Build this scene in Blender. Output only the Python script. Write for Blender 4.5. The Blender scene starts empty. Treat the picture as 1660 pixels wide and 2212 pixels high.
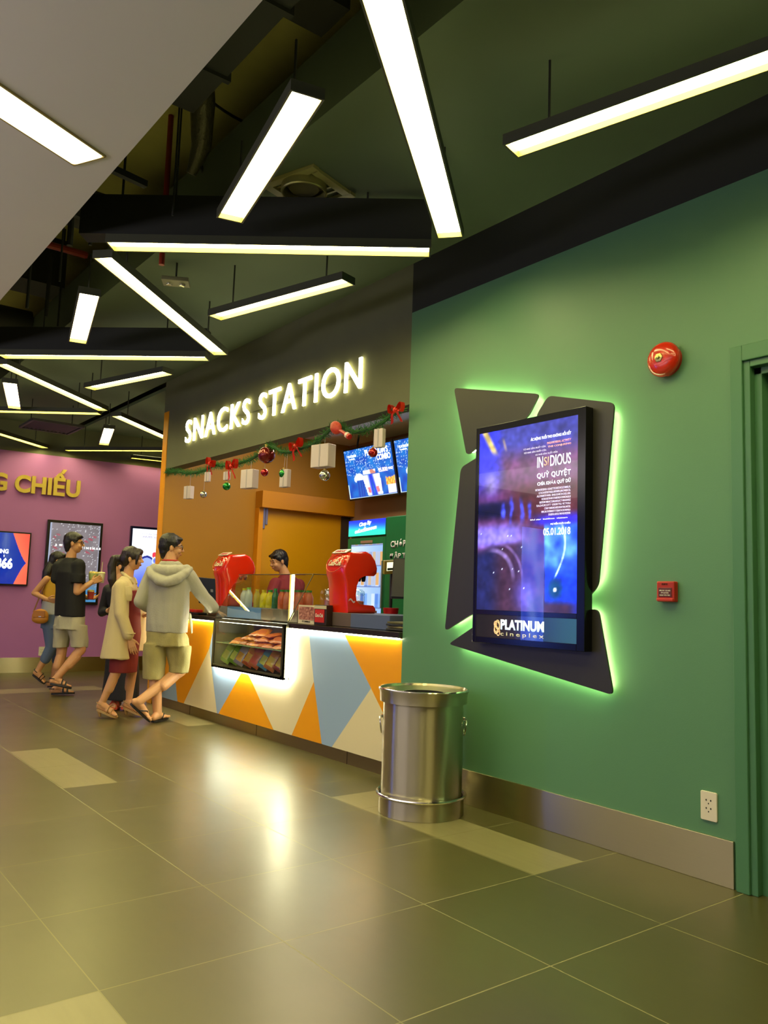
import bpy, bmesh, math, random
from mathutils import Vector, Matrix, noise

C = bpy.context.scene.collection
scn = bpy.context.scene
PI = math.pi
R_ = math.radians

# ------------------------------------------------------------------ camera, world, exposure
YAW, PITCH, ROLL, FPX = .6551, .1068, .0328, 1746.0
cam = bpy.data.cameras.new('camera')
camo = bpy.data.objects.new('camera', cam)
C.objects.link(camo)
_f = Vector((math.sin(YAW) * math.cos(PITCH), math.cos(YAW) * math.cos(PITCH), math.sin(PITCH)))
_r = Vector((math.cos(YAW), -math.sin(YAW), 0))
_u = _r.cross(_f)
_r2 = math.cos(ROLL) * _r + math.sin(ROLL) * _u
_u2 = -math.sin(ROLL) * _r + math.cos(ROLL) * _u
camo.matrix_world = Matrix(((_r2.x, _u2.x, -_f.x, 0), (_r2.y, _u2.y, -_f.y, 0), (_r2.z, _u2.z, -_f.z, 1.2), (0, 0, 0, 1)))
cam.sensor_fit = 'VERTICAL'
cam.sensor_height = 36.0
cam.lens = FPX / 2212 * 36.0
cam.clip_start = .05
scn.camera = camo

world = bpy.data.worlds.new('world')
scn.world = world
world.use_nodes = True
world.node_tree.nodes['Background'].inputs[0].default_value = (.55, .5, .62, 1)
world.node_tree.nodes['Background'].inputs[1].default_value = .06

scn.view_settings.view_transform = 'Standard'
scn.view_settings.look = 'None'
scn.view_settings.gamma = 1
scn.view_settings.use_curve_mapping = False
scn.view_settings.exposure = 0.18

BAR_E = 24.0                      # linear lights
BAR_C = (1.0, .90, .38)
LED_E = 40.0                      # counter strips
LED_C = (1.0, .97, .70)


def area(name, loc, rot, sx, sy, power, col):
    l = bpy.data.lights.new(name, 'AREA')
    l.shape = 'RECTANGLE'
    l.size, l.size_y, l.energy, l.color = sx, sy, power, col
    o = bpy.data.objects.new(name, l)
    C.objects.link(o)
    o.location, o.rotation_euler = loc, rot
    return o


# added fill lamps, out of view under the white ceiling
area('foyer_fill', (-3.2, 6.5, 3.1), (0, 0, 0), 3.0, 6.0, 60, (1.0, .92, .86))
area('foyer_fill', (-3.2, -.5, 3.1), (0, 0, 0), 3.0, 5.0, 22, (1.0, .95, .62))
# added upward fill, no real fixture, brightens the white ceiling
area('ceiling_fill', (-2.9, 3.8, 2.1), (PI, 0, 0), 2.0, 9.0, 300, (.96, .89, 1.0))
# added side fill by the left wall, out of view
area('side_fill', (-7.9, 5.5, 1.7), (0, R_(-90), 0), 2.4, 7.0, 35, (.92, .86, 1.0))
# added unseen fill under the booth ceiling, brightens the orange walls
area('booth_fill', (4.5, 6.9, 3.12), (0, 0, 0), .5, 1.6, 34, (1.0, .86, .62))
area('booth_fill', (4.5, 5.1, 3.12), (0, 0, 0), .5, 1.0, 14, (1.0, .86, .62))


# ------------------------------------------------------------------ colour and materials
def lin(c):
    return tuple(((x / 255) / 12.92 if x / 255 <= .04045 else ((x / 255 + .055) / 1.055) ** 2.4) for x in c)


MATS = {}


def mat(name, col, rough=.5, metal=0., spec=.5, noise_amt=0., nscale=8., bump=0., bscale=60., coat=0., sub=0., stretch=None, aniso=0., srgb=True):
    if name in MATS:
        return MATS[name]
    m = bpy.data.materials.new(name)
    m.use_nodes = True
    nt = m.node_tree
    b = nt.nodes['Principled BSDF']
    c = lin(col) if srgb else col
    b.inputs['Base Color'].default_value = (*c, 1)
    b.inputs['Roughness'].default_value = rough
    b.inputs['Metallic'].default_value = metal
    b.inputs['Specular IOR Level'].default_value = spec
    b.inputs['Coat Weight'].default_value = coat
    b.inputs['Coat Roughness'].default_value = .08
    if sub:
        b.inputs['Subsurface Weight'].default_value = sub
        b.inputs['Subsurface Radius'].default_value = (.02, .008, .004)
    if aniso:
        b.inputs['Anisotropic'].default_value = aniso
        tg = nt.nodes.new('ShaderNodeCombineXYZ')       # the brushing runs level, so reflections smear upright
        tg.inputs[2].default_value = 1.0
        nt.links.new(tg.outputs[0], b.inputs['Tangent'])
    tc = nt.nodes.new('ShaderNodeTexCoord')
    mp = nt.nodes.new('ShaderNodeMapping')
    nt.links.new(tc.outputs['Object'], mp.inputs[0])
    if stretch:
        mp.inputs['Scale'].default_value = stretch
    n = nt.nodes.new('ShaderNodeTexNoise')
    n.inputs['Scale'].default_value = nscale
    n.inputs['Detail'].default_value = 4
    nt.links.new(mp.outputs[0], n.inputs[0])
    if noise_amt:
        mx = nt.nodes.new('ShaderNodeMix')
        mx.data_type = 'RGBA'
        mx.inputs[6].default_value = (*[x * (1 - noise_amt) for x in c], 1)
        mx.inputs[7].default_value = (*[min(1, x * (1 + noise_amt)) for x in c], 1)
        nt.links.new(n.outputs[0], mx.inputs[0])
        nt.links.new(mx.outputs[2], b.inputs['Base Color'])
    if bump:
        n2 = nt.nodes.new('ShaderNodeTexNoise')
        n2.inputs['Scale'].default_value = bscale
        n2.inputs['Detail'].default_value = 3
        nt.links.new(mp.outputs[0], n2.inputs[0])
        bp = nt.nodes.new('ShaderNodeBump')
        bp.inputs['Strength'].default_value = bump
        bp.inputs['Distance'].default_value = .01
        nt.links.new(n2.outputs[0], bp.inputs['Height'])
        nt.links.new(bp.outputs[0], b.inputs['Normal'])
    MATS[name] = m
    return m


def emit(name, col, strength, base=(.8, .8, .8), srgb=False):
    if name in MATS:
        return MATS[name]
    m = bpy.data.materials.new(name)
    m.use_nodes = True
    b = m.node_tree.nodes['Principled BSDF']
    c = lin(col) if srgb else col
    b.inputs['Base Color'].default_value = (*base, 1)
    b.inputs['Emission Color'].default_value = (*c, 1)
    b.inputs['Emission Strength'].default_value = strength
    b.inputs['Roughness'].default_value = .4
    MATS[name] = m
    return m


def glass(name, tint=(1, 1, 1), rough=0., facing=.06):
    """thin pane: mostly clear, with a Fresnel mirror on top"""
    if name in MATS:
        return MATS[name]
    m = bpy.data.materials.new(name)
    m.use_nodes = True
    nt = m.node_tree
    nt.nodes.remove(nt.nodes['Principled BSDF'])
    out = nt.nodes['Material Output']
    tr = nt.nodes.new('ShaderNodeBsdfTransparent')
    tr.inputs[0].default_value = (*tint, 1)
    gl = nt.nodes.new('ShaderNodeBsdfGlossy')
    gl.inputs['Roughness'].default_value = rough
    fr = nt.nodes.new('ShaderNodeFresnel')
    fr.inputs[0].default_value = 1.5
    ad = nt.nodes.new('ShaderNodeMath')
    ad.inputs[1].default_value = facing
    nt.links.new(fr.outputs[0], ad.inputs[0])
    geo = nt.nodes.new('ShaderNodeNewGeometry')
    inv = nt.nodes.new('ShaderNodeMath')
    inv.operation = 'SUBTRACT'
    inv.inputs[0].default_value = 1
    nt.links.new(geo.outputs['Backfacing'], inv.inputs[1])
    ml = nt.nodes.new('ShaderNodeMath')
    ml.operation = 'MULTIPLY'
    nt.links.new(ad.outputs[0], ml.inputs[0])
    nt.links.new(inv.outputs[0], ml.inputs[1])
    mx = nt.nodes.new('ShaderNodeMixShader')
    nt.links.new(ml.outputs[0], mx.inputs[0])
    nt.links.new(tr.outputs[0], mx.inputs[1])
    nt.links.new(gl.outputs[0], mx.inputs[2])
    nt.links.new(mx.outputs[0], out.inputs[0])
    MATS[name] = m
    return m


def picture_mat(name, strength, rough=.08):
    """a lit display: colour attribute 'pic' given off by the panel, glossy cover"""
    m = bpy.data.materials.new(name)
    m.use_nodes = True
    nt = m.node_tree
    b = nt.nodes['Principled BSDF']
    a = nt.nodes.new('ShaderNodeAttribute')
    a.attribute_name = 'pic'
    b.inputs['Base Color'].default_value = (.01, .01, .012, 1)
    b.inputs['Roughness'].default_value = rough
    nt.links.new(a.outputs['Color'], b.inputs['Emission Color'])
    b.inputs['Emission Strength'].default_value = strength
    return m


# ------------------------------------------------------------------ mesh helpers
WM = {}


def wm(o):
    return WM.get(o.name, Matrix.Identity(4))


def obj(name, bm, material, parent=None, smooth=False, bevel=0., local=False, seg=2, angle=35):
    """link one bmesh (world coordinates unless local) as one mesh object"""
    if parent is not None and not local:
        bmesh.ops.transform(bm, matrix=wm(parent).inverted(), verts=bm.verts)
    bmesh.ops.recalc_face_normals(bm, faces=bm.faces)
    me = bpy.data.meshes.new(name)
    bm.to_mesh(me)
    bm.free()
    for m in (material if isinstance(material, (list, tuple)) else [material]):
        me.materials.append(m)
    o = bpy.data.objects.new(name, me)
    C.objects.link(o)
    if smooth:
        for p in me.polygons:
            p.use_smooth = True
        try:
            me.set_sharp_from_angle(angle=R_(angle))
        except Exception:
            pass
    if bevel:
        b = o.modifiers.new('bevel', 'BEVEL')
        b.width = bevel
        b.segments = seg
        b.limit_method = 'ANGLE'
        b.angle_limit = R_(40)
    if parent is not None:
        o.parent = parent
        WM[o.name] = wm(parent)
    return o


def tag(o, label, cat, group=None, kind=None):
    o['label'] = label
    o['category'] = cat
    if group:
        o['group'] = group
    if kind:
        o['kind'] = kind
    return o


def thing(name, label, cat, loc=(0, 0, 0), rz=0., group=None):
    o = bpy.data.objects.new(name, None)
    C.objects.link(o)
    o.location = loc
    o.rotation_euler = (0, 0, rz)
    o.empty_display_size = .1
    WM[o.name] = Matrix.Translation(loc) @ Matrix.Rotation(rz, 4, 'Z')
    return tag(o, label, cat, group)


def struct(name, bm, m, parent=None, **k):
    o = obj(name, bm, m, parent, **k)
    if parent is None:
        o['kind'] = 'structure'
    return o


def dup(root, loc, rz=None, label=None, group=None):
    r = root.copy()
    C.objects.link(r)
    r.location = loc
    if rz is not None:
        r.rotation_euler = (0, 0, rz)
    if label:
        r['label'] = label
    if group:
        r['group'] = group
    for ch in list(root.children):
        c = ch.copy()
        C.objects.link(c)
        c.parent = r
        for g in list(ch.children):
            d = g.copy()
            C.objects.link(d)
            d.parent = c
    return r


def BM():
    return bmesh.new()


def box(bm, x0, x1, y0, y1, z0, z1, mi=0):
    v = [bm.verts.new(p) for p in ((x0, y0, z0), (x1, y0, z0), (x1, y1, z0), (x0, y1, z0), (x0, y0, z1), (x1, y0, z1), (x1, y1, z1), (x0, y1, z1))]
    for f in ((0, 3, 2, 1), (4, 5, 6, 7), (0, 1, 5, 4), (1, 2, 6, 5), (2, 3, 7, 6), (3, 0, 4, 7)):
        bm.faces.new([v[i] for i in f]).material_index = mi
    return bm


def mbox(m, sx, sy, sz, bm=None, mi=0):
    """a box of full sizes placed by matrix m"""
    bm = bm or BM()
    n = len(bm.verts)
    t = BM()
    box(t, -sx / 2, sx / 2, -sy / 2, sy / 2, -sz / 2, sz / 2, mi)
    vs = [bm.verts.new(m @ v.co) for v in t.verts]
    t.verts.index_update()
    for f in t.faces:
        bm.faces.new([vs[v.index] for v in f.verts]).material_index = mi
    t.free()
    return bm


def frame_of(d, up=Vector((0, 0, 1))):
    d = Vector(d).normalized()
    up = Vector(up)
    if abs(d.dot(up)) > .98:
        up = Vector((0, 1, 0)) if abs(d.y) < .9 else Vector((1, 0, 0))
    s = d.cross(up).normalized()
    return s, d, s.cross(d).normalized()


def tube(bm, pts, rad, n=10, caps=True, mi=0, sq=1.):
    """tube along pts, radius a number or a list; sq flattens along the second axis"""
    pts = [Vector(p) for p in pts]
    rs = rad if isinstance(rad, (list, tuple)) else [rad] * len(pts)
    rings = []
    s = None
    for i, p in enumerate(pts):
        d = (pts[min(i + 1, len(pts) - 1)] - pts[max(i - 1, 0)])
        if d.length < 1e-9:
            d = Vector((0, 0, 1))
        d.normalize()
        if s is None:
            s = frame_of(d)[0]
        else:
            s = (s - d * s.dot(d))
            s = s.normalized() if s.length > 1e-6 else frame_of(d)[0]
        t = d.cross(s).normalized()
        rings.append([bm.verts.new(p + (s * math.cos(2 * PI * k / n) + t * math.sin(2 * PI * k / n) * sq) * rs[i]) for k in range(n)])
    for a, b in zip(rings[:-1], rings[1:]):
        for k in range(n):
            bm.faces.new((a[k], a[(k + 1) % n], b[(k + 1) % n], b[k])).material_index = mi
    if caps:
        bm.faces.new(rings[0][::-1]).material_index = mi
        bm.faces.new(rings[-1]).material_index = mi
    return bm


def lathe(bm, prof, c=(0, 0, 0), n=32, mi=0, axis='z'):
    """revolve [(r, z)...] about a vertical axis at c (or x axis)"""
    rings = []
    cx, cy, cz = c
    for r, z in prof:
        if r < 1e-6:
            rings.append([bm.verts.new((cx, cy, cz + z) if axis == 'z' else (cx + z, cy, cz))])
            continue
        ring = []
        for k in range(n):
            a = 2 * PI * k / n
            ring.append(bm.verts.new((cx + r * math.cos(a), cy + r * math.sin(a), cz + z) if axis == 'z' else (cx + z, cy + r * math.cos(a), cz + r * math.sin(a))))
        rings.append(ring)
    for a, b in zip(rings[:-1], rings[1:]):
        if len(a) == 1 and len(b) == 1:
            continue
        for k in range(n):
            if len(a) == 1:
                f = (a[0], b[(k + 1) % n], b[k])
            elif len(b) == 1:
                f = (a[k], a[(k + 1) % n], b[0])
            else:
                f = (a[k], a[(k + 1) % n], b[(k + 1) % n], b[k])
            bm.faces.new(f).material_index = mi
    return bm


def torus(bm, c, R, r, axis='z', n=40, m=8, mi=0, sx=1., sy=1.):
    c = Vector(c)
    ax = {'z': (Vector((1, 0, 0)), Vector((0, 1, 0)), Vector((0, 0, 1))), 'x': (Vector((0, 1, 0)), Vector((0, 0, 1)), Vector((1, 0, 0))), 'y': (Vector((1, 0, 0)), Vector((0, 0, 1)), Vector((0, 1, 0)))}[axis]
    g = []
    for i in range(n):
        a = 2 * PI * i / n
        d = ax[0] * math.cos(a) * sx + ax[1] * math.sin(a) * sy
        g.append([bm.verts.new(c + d * R + (d.normalized() * math.cos(2 * PI * j / m) + ax[2] * math.sin(2 * PI * j / m)) * r) for j in range(m)])
    for i in range(n):
        for j in range(m):
            bm.faces.new((g[i][j], g[(i + 1) % n][j], g[(i + 1) % n][(j + 1) % m], g[i][(j + 1) % m])).material_index = mi
    return bm


def ell(bm, c, r, M=None, n=16, m=10, mi=0):
    """ellipsoid at c with radii r, turned by 3x3 M"""
    c = Vector(c)
    M = M or Matrix.Identity(3)
    rings = []
    for j in range(m + 1):
        t = PI * j / m
        if j in (0, m):
            rings.append([bm.verts.new(c + M @ Vector((0, 0, r[2] * math.cos(t))))])
        else:
            rings.append([bm.verts.new(c + M @ Vector((r[0] * math.sin(t) * math.cos(2 * PI * k / n), r[1] * math.sin(t) * math.sin(2 * PI * k / n), r[2] * math.cos(t)))) for k in range(n)])
    for a, b in zip(rings[:-1], rings[1:]):
        for k in range(n):
            if len(a) == 1:
                f = (a[0], b[k], b[(k + 1) % n])
            elif len(b) == 1:
                f = (a[k], b[0], a[(k + 1) % n])
            else:
                f = (a[k], b[k], b[(k + 1) % n], a[(k + 1) % n])
            bm.faces.new(f).material_index = mi
    return bm


def cap(bm, p0, p1, r0, r1, n=14):
    """tapered capsule"""
    p0, p1 = Vector(p0), Vector(p1)
    d = (p1 - p0)
    L = max(d.length, 1e-5)
    d /= L
    pts, rs = [], []
    for k in range(4):
        a = PI / 2 * (1 - k / 4)
        pts.append(p0 - d * r0 * math.sin(a))
        rs.append(max(r0 * math.cos(a), r0 * .05))
    pts.append(p0)
    rs.append(r0)
    pts.append(p1)
    rs.append(r1)
    for k in range(1, 5):
        a = PI / 2 * k / 4
        pts.append(p1 + d * r1 * math.sin(a))
        rs.append(max(r1 * math.cos(a), r1 * .05))
    return tube(bm, pts, rs, n=n)


def chain(bm, pts, rs, n=14):
    for a, b, ra, rb in zip(pts[:-1], pts[1:], rs[:-1], rs[1:]):
        cap(bm, a, b, ra, rb, n)
    return bm


def loft(bm, secs, n=28, p=2.3):
    """stack of super-ellipse sections (centre, rx, ry, yaw)"""
    rings = []
    for c, rx, ry, a in secs:
        c = Vector(c)
        ring = []
        for k in range(n):
            t = 2 * PI * k / n
            x = rx * math.copysign(abs(math.cos(t)) ** (2 / p), math.cos(t))
            y = ry * math.copysign(abs(math.sin(t)) ** (2 / p), math.sin(t))
            ring.append(bm.verts.new(c + Vector((x * math.cos(a) - y * math.sin(a), x * math.sin(a) + y * math.cos(a), 0))))
        rings.append(ring)
    for a, b in zip(rings[:-1], rings[1:]):
        for k in range(n):
            bm.faces.new((a[k], a[(k + 1) % n], b[(k + 1) % n], b[k]))
    bm.faces.new(rings[0][::-1])
    bm.faces.new(rings[-1])
    return bm


def prism_x(bm, pts, x0, x1, mi=0):
    """outline of (y, z) points given thickness from x0 to x1"""
    a = [bm.verts.new((x0, y, z)) for y, z in pts]
    b = [bm.verts.new((x1, y, z)) for y, z in pts]
    n = len(pts)
    bm.faces.new(a).material_index = mi
    bm.faces.new(b[::-1]).material_index = mi
    for k in range(n):
        bm.faces.new((a[k], a[(k + 1) % n], b[(k + 1) % n], b[k])).material_index = mi
    return bm


def prism_y(bm, pts, y0, y1, mi=0):
    a = [bm.verts.new((x, y0, z)) for x, z in pts]
    b = [bm.verts.new((x, y1, z)) for x, z in pts]
    n = len(pts)
    bm.faces.new(a).material_index = mi
    bm.faces.new(b[::-1]).material_index = mi
    for k in range(n):
        bm.faces.new((a[k], a[(k + 1) % n], b[(k + 1) % n], b[k])).material_index = mi
    return bm


def round_poly(pts, r, n=5):
    out = []
    N = len(pts)
    for i in range(N):
        p = Vector(pts[i])
        a = (Vector(pts[i - 1]) - p)
        b = (Vector(pts[(i + 1) % N]) - p)
        k = min(r, a.length * .45, b.length * .45)
        s, e = p + a.normalized() * k, p + b.normalized() * k
        for j in range(n + 1):
            t = j / n
            q = s * (1 - t) ** 2 + p * 2 * t * (1 - t) + e * t * t
            out.append((q.x, q.y))
    return out


def remeshed(bm, voxel=.006, smooth=4, fac=.5, disp=0., dscale=6., dstretch=(1, 1, .25), seed=0.):
    """one continuous skin over everything in bm"""
    me = bpy.data.meshes.new('tmp')
    bm.to_mesh(me)
    bm.free()
    o = bpy.data.objects.new('tmp', me)
    C.objects.link(o)
    r = o.modifiers.new('r', 'REMESH')
    r.mode = 'VOXEL'
    r.voxel_size = voxel
    s = o.modifiers.new('s', 'SMOOTH')
    s.factor = fac
    s.iterations = smooth
    dg = bpy.context.evaluated_depsgraph_get()
    me2 = bpy.data.meshes.new_from_object(o.evaluated_get(dg))
    bpy.data.objects.remove(o)
    bpy.data.meshes.remove(me)
    out = BM()
    out.from_mesh(me2)
    bpy.data.meshes.remove(me2)
    if disp:
        out.normal_update()
        for v in out.verts:
            q = Vector((v.co.x * dstretch[0] * dscale + seed, v.co.y * dstretch[1] * dscale, v.co.z * dstretch[2] * dscale))
            v.co += v.normal * (noise.noise(q) * disp + noise.noise(q * 2.3) * disp * .4)
    return out


def text_bm(body, height=None, width=None, depth=.004, bold=0., shear=0., spacing=1.):
    """text as a mesh in its own XY plane, origin at lower left of its bounds, scaled to width and height"""
    c = bpy.data.curves.new('t', 'FONT')
    c.body = body
    c.size = 1
    c.extrude = 0
    c.offset = bold
    c.shear = shear
    c.space_character = spacing
    c.resolution_u = 4
    o = bpy.data.objects.new('t', c)
    C.objects.link(o)
    dg = bpy.context.evaluated_depsgraph_get()
    me = bpy.data.meshes.new_from_object(o.evaluated_get(dg))
    bpy.data.objects.remove(o)
    bm = BM()
    bm.from_mesh(me)
    bpy.data.meshes.remove(me)
    xs = [v.co.x for v in bm.verts]
    ys = [v.co.y for v in bm.verts]
    w, h = max(xs) - min(xs), max(ys) - min(ys)
    sy = (height / h) if height else width / w
    sx = (width / w) if width else sy
    for v in bm.verts:
        v.co = Vector(((v.co.x - min(xs)) * sx, (v.co.y - min(ys)) * sy, 0))
    if depth:
        r = bmesh.ops.extrude_face_region(bm, geom=list(bm.faces))
        for e in r['geom']:
            if isinstance(e, bmesh.types.BMVert):
                e.co.z += depth
    return bm


def place(bm, origin, xdir, ydir):
    x, y = Vector(xdir).normalized(), Vector(ydir).normalized()
    z = x.cross(y)
    o = Vector(origin)
    M = Matrix(((x.x, y.x, z.x, o.x), (x.y, y.y, z.y, o.y), (x.z, y.z, z.z, o.z), (0, 0, 0, 1)))
    bmesh.ops.transform(bm, matrix=M, verts=bm.verts)
    return bm


def islands(bm, merge=.5):
    """split a text mesh into letters; marks above a letter stay with it"""
    bm.verts.ensure_lookup_table()
    seen, groups = set(), []
    for v in bm.verts:
        if v.index in seen:
            continue
        st, g = [v], []
        seen.add(v.index)
        while st:
            a = st.pop()
            g.append(a)
            for e in a.link_edges:
                b = e.other_vert(a)
                if b.index not in seen:
                    seen.add(b.index)
                    st.append(b)
        groups.append(g)
    items = sorted([[min(v.co.x for v in g), max(v.co.x for v in g), g] for g in groups], key=lambda t: t[0])
    out = []
    for a, b, g in items:
        for it in out:
            ov = min(it[1], b) - max(it[0], a)
            if ov > merge * min(b - a, it[1] - it[0]):
                it[0], it[1] = min(it[0], a), max(it[1], b)
                it[2] = it[2] + g
                break
        else:
            out.append([a, b, g])
    res = []
    for a, b, g in out:
        n = BM()
        mp = {v: n.verts.new(v.co) for v in g}
        fs = {f for v in g for f in v.link_faces}
        for f in fs:
            n.faces.new([mp[v] for v in f.verts])
        res.append(n)
    bm.free()
    return res


def picture(name, parent, origin, udir, vdir, W, H, nu, nv, fn, strength):
    """display panel: a grid of cells, each with its own colour from fn(u, v); v runs up"""
    bm = BM()
    o, ud, vd = Vector(origin), Vector(udir).normalized() * W, Vector(vdir).normalized() * H
    g = [[bm.verts.new(o + ud * (i / nu) + vd * (j / nv)) for j in range(nv + 1)] for i in range(nu + 1)]
    for i in range(nu):
        for j in range(nv):
            bm.faces.new((g[i][j], g[i + 1][j], g[i + 1][j + 1], g[i][j + 1]))
    ob = obj(name, bm, picture_mat(name + '_glow', strength), parent)
    me = ob.data
    at = me.color_attributes.new('pic', 'FLOAT_COLOR', 'POINT')
    k = 0
    for i in range(nu + 1):
        for j in range(nv + 1):
            c = fn(i / nu, j / nv)
            at.data[k].color = (*lin([max(0, min(255, q)) for q in c]), 1)
            k += 1
    return ob


def mixc(a, b, t):
    t = max(0., min(1., t))
    return tuple(x + (y - x) * t for x, y in zip(a, b))


def sstep(a, b, x):
    t = max(0., min(1., (x - a) / (b - a)))
    return t * t * (3 - 2 * t)


# ------------------------------------------------------------------ common materials
M_steel = mat('brushed_steel', (190, 182, 158), .30, 1., aniso=1., bump=.03, bscale=220., stretch=(1, 1, .02))
M_steel_h = mat('brushed_steel_plate', (172, 162, 128), .30, 1., aniso=1., bump=.03, bscale=160., stretch=(.03, .03, 1))
M_chrome = mat('polished_steel', (215, 212, 204), .14, 1.)
M_black = mat('black_plastic', (16, 16, 18), .35)
M_blackm = mat('matte_black', (20, 20, 20), .7)
M_green = mat('green_paint', (88, 134, 98), .42, noise_amt=.03, nscale=3., bump=.04, bscale=140.)
M_green_d = mat('green_frame_paint', (74, 124, 86), .35, bump=.02, bscale=90.)
M_purple = mat('purple_paint', (176, 110, 182), .6, noise_amt=.03, nscale=2.)
M_dark = mat('dark_olive_paint', (98, 100, 74), .75, noise_amt=.1, nscale=5.)
M_cav = mat('sprayed_slab', (196, 194, 112), .9, noise_amt=.25, nscale=2.5, bump=.2, bscale=12.)
M_cavd = mat('dark_duct', (38, 40, 34), .8, noise_amt=.2, nscale=6.)
M_white = mat('white_board', (214, 208, 204), .9, noise_amt=.015, nscale=4.)
M_orange = mat('orange_laminate', (234, 154, 4), .42, noise_amt=.03, nscale=3.)
M_orange_w = mat('orange_wall_paint', (176, 123, 14), .55, noise_amt=.04, nscale=2.)
M_gold = mat('gold_letter', (206, 180, 84), .38, .25)
M_bar = emit('bar_diffuser', BAR_C, BAR_E)
M_barhs = mat('bar_housing', (70, 72, 54), .5, .0)
M_baffle = mat('dark_baffle', (30, 32, 26), .7)
M_led = emit('led_strip', LED_C, LED_E)
M_ledg = emit('led_halo', (.80, 1.0, .42), 48.)

# ------------------------------------------------------------------ the setting
WX = 3.466          # plane of the green wall and the counter front
CZ = 3.2            # underside of the white ceiling and of the lights
SZ = 4.4            # slab above


def floor_mat():
    m = bpy.data.materials.new('floor_tiles')
    m.use_nodes = True
    nt = m.node_tree
    N, L = nt.nodes, nt.links
    b = N['Principled BSDF']
    tc = N.new('ShaderNodeTexCoord')
    sp = N.new('ShaderNodeSeparateXYZ')
    L.new(tc.outputs['Object'], sp.inputs[0])

    def M(op, a, bb=None, c=None):
        n = N.new('ShaderNodeMath')
        n.operation = op
        for i, v in enumerate((a, bb, c)):
            if v is None:
                continue
            if isinstance(v, (int, float)):
                n.inputs[i].default_value = v
            else:
                L.new(v, n.inputs[i])
        return n.outputs[0]
    tx = M('DIVIDE', M('SUBTRACT', sp.outputs[0], .9256), .6427)
    ty = M('DIVIDE', M('SUBTRACT', sp.outputs[1], 1.884), .650)
    fx = M('ABSOLUTE', M('SUBTRACT', M('FRACT', tx), .5))
    fy = M('ABSOLUTE', M('SUBTRACT', M('FRACT', ty), .5))
    jn = M('MAXIMUM', M('GREATER_THAN', fx, .4966), M('GREATER_THAN', fy, .4966))
    cid = N.new('ShaderNodeCombineXYZ')
    L.new(M('FLOOR', tx), cid.inputs[0])
    L.new(M('FLOOR', ty), cid.inputs[1])
    wn = N.new('ShaderNodeTexWhiteNoise')
    L.new(cid.outputs[0], wn.inputs[0])
    # light inlay strips: (x0, x1, y0, y1)
    inl = None
    for x0, x1, y0, y1 in ((1.575, 1.905, 5.134, 6.434), (2.86, 3.20, 2.534, 4.15), (-.36, .9256, .6, 2.534), (3.19, 3.497, 6.95, 8.4), (1.0, 3.45, 9.9, 10.32), (-1.0, -.36, 4.5, 7.0), (-.37, .9, 7.8, 8.3)):
        q = M('MULTIPLY', M('MULTIPLY', M('GREATER_THAN', sp.outputs[0], x0), M('LESS_THAN', sp.outputs[0], x1)),
              M('MULTIPLY', M('GREATER_THAN', sp.outputs[1], y0), M('LESS_THAN', sp.outputs[1], y1)))
        inl = q if inl is None else M('MAXIMUM', inl, q)
    no = N.new('ShaderNodeTexNoise')
    no.inputs['Scale'].default_value = 3.0
    no.inputs['Detail'].default_value = 7
    L.new(tc.outputs['Object'], no.inputs[0])
    mp = N.new('ShaderNodeMapping')
    mp.inputs['Scale'].default_value = (30, 3, 1)
    L.new(tc.outputs['Object'], mp.inputs[0])
    st = N.new('ShaderNodeTexNoise')
    st.inputs['Scale'].default_value = 1.0
    st.inputs['Detail'].default_value = 5
    L.new(mp.outputs[0], st.inputs[0])

    def mix(f, a, bb):
        n = N.new('ShaderNodeMix')
        n.data_type = 'RGBA'
        if isinstance(f, (int, float)):
            n.inputs[0].default_value = f
        else:
            L.new(f, n.inputs[0])
        for i, v in ((6, a), (7, bb)):
            if isinstance(v, tuple):
                n.inputs[i].default_value = (*v, 1)
            else:
                L.new(v, n.inputs[i])
        return n.outputs[2]
    dk = mix(wn.outputs[0], lin((74, 70, 38)), lin((88, 82, 44)))
    dk = mix(M('MULTIPLY', no.outputs[0], .6), dk, lin((60, 57, 36)))
    dk = mix(M('MULTIPLY', st.outputs[0], .3), dk, lin((92, 85, 52)))
    lt = mix(st.outputs[0], lin((124, 116, 80)), lin((142, 133, 92)))
    col = mix(inl, dk, lt)
    col = mix(jn, col, lin((136, 130, 90)))
    L.new(col, b.inputs['Base Color'])
    b.inputs['Roughness'].default_value = .27
    b.inputs['Specular IOR Level'].default_value = 1.0
    b.inputs['Specular Tint'].default_value = (1, .93, .60, 1)
    L.new(M('ADD', M('MULTIPLY', no.outputs[0], .06), M('ADD', .28, M('MULTIPLY', jn, .3))), b.inputs['Roughness'])
    bp = N.new('ShaderNodeBump')
    bp.inputs['Strength'].default_value = .12
    bp.inputs['Distance'].default_value = .002
    L.new(M('SUBTRACT', 0.0, jn), bp.inputs['Height'])
    L.new(bp.outputs[0], b.inputs['Normal'])
    return m


struct('floor', box(BM(), -8.2, 6.2, -5.2, 12.9, -.1, 0), floor_mat())
# white ceiling with the slot of its own long light left open
bm = BM()
box(bm, -8.2, 1.175, -5.2, 12.9, CZ, CZ + .05)
struct('ceiling', bm, M_white)
struct('trim_1', box(BM(), 1.145, 1.175, -5.2, 12.9, CZ + .05, SZ), M_cavd)
struct('ceiling', box(BM(), 1.14, 6.2, -5.2, 12.9, SZ, SZ + .1), M_cav)
bm = BM()
box(bm, 2.0, WX, -5.2, 12.9, 3.56, 3.60)
box(bm, 2.0, 2.03, -5.2, 12.9, 3.60, 3.95)
box(bm, WX + .14, 6.2, 8.64, 12.9, 3.56, 3.60)
struct('ceiling', bm, mat('dark_ceiling_board', (88, 102, 82), .85, noise_amt=.08, nscale=3.))

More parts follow.
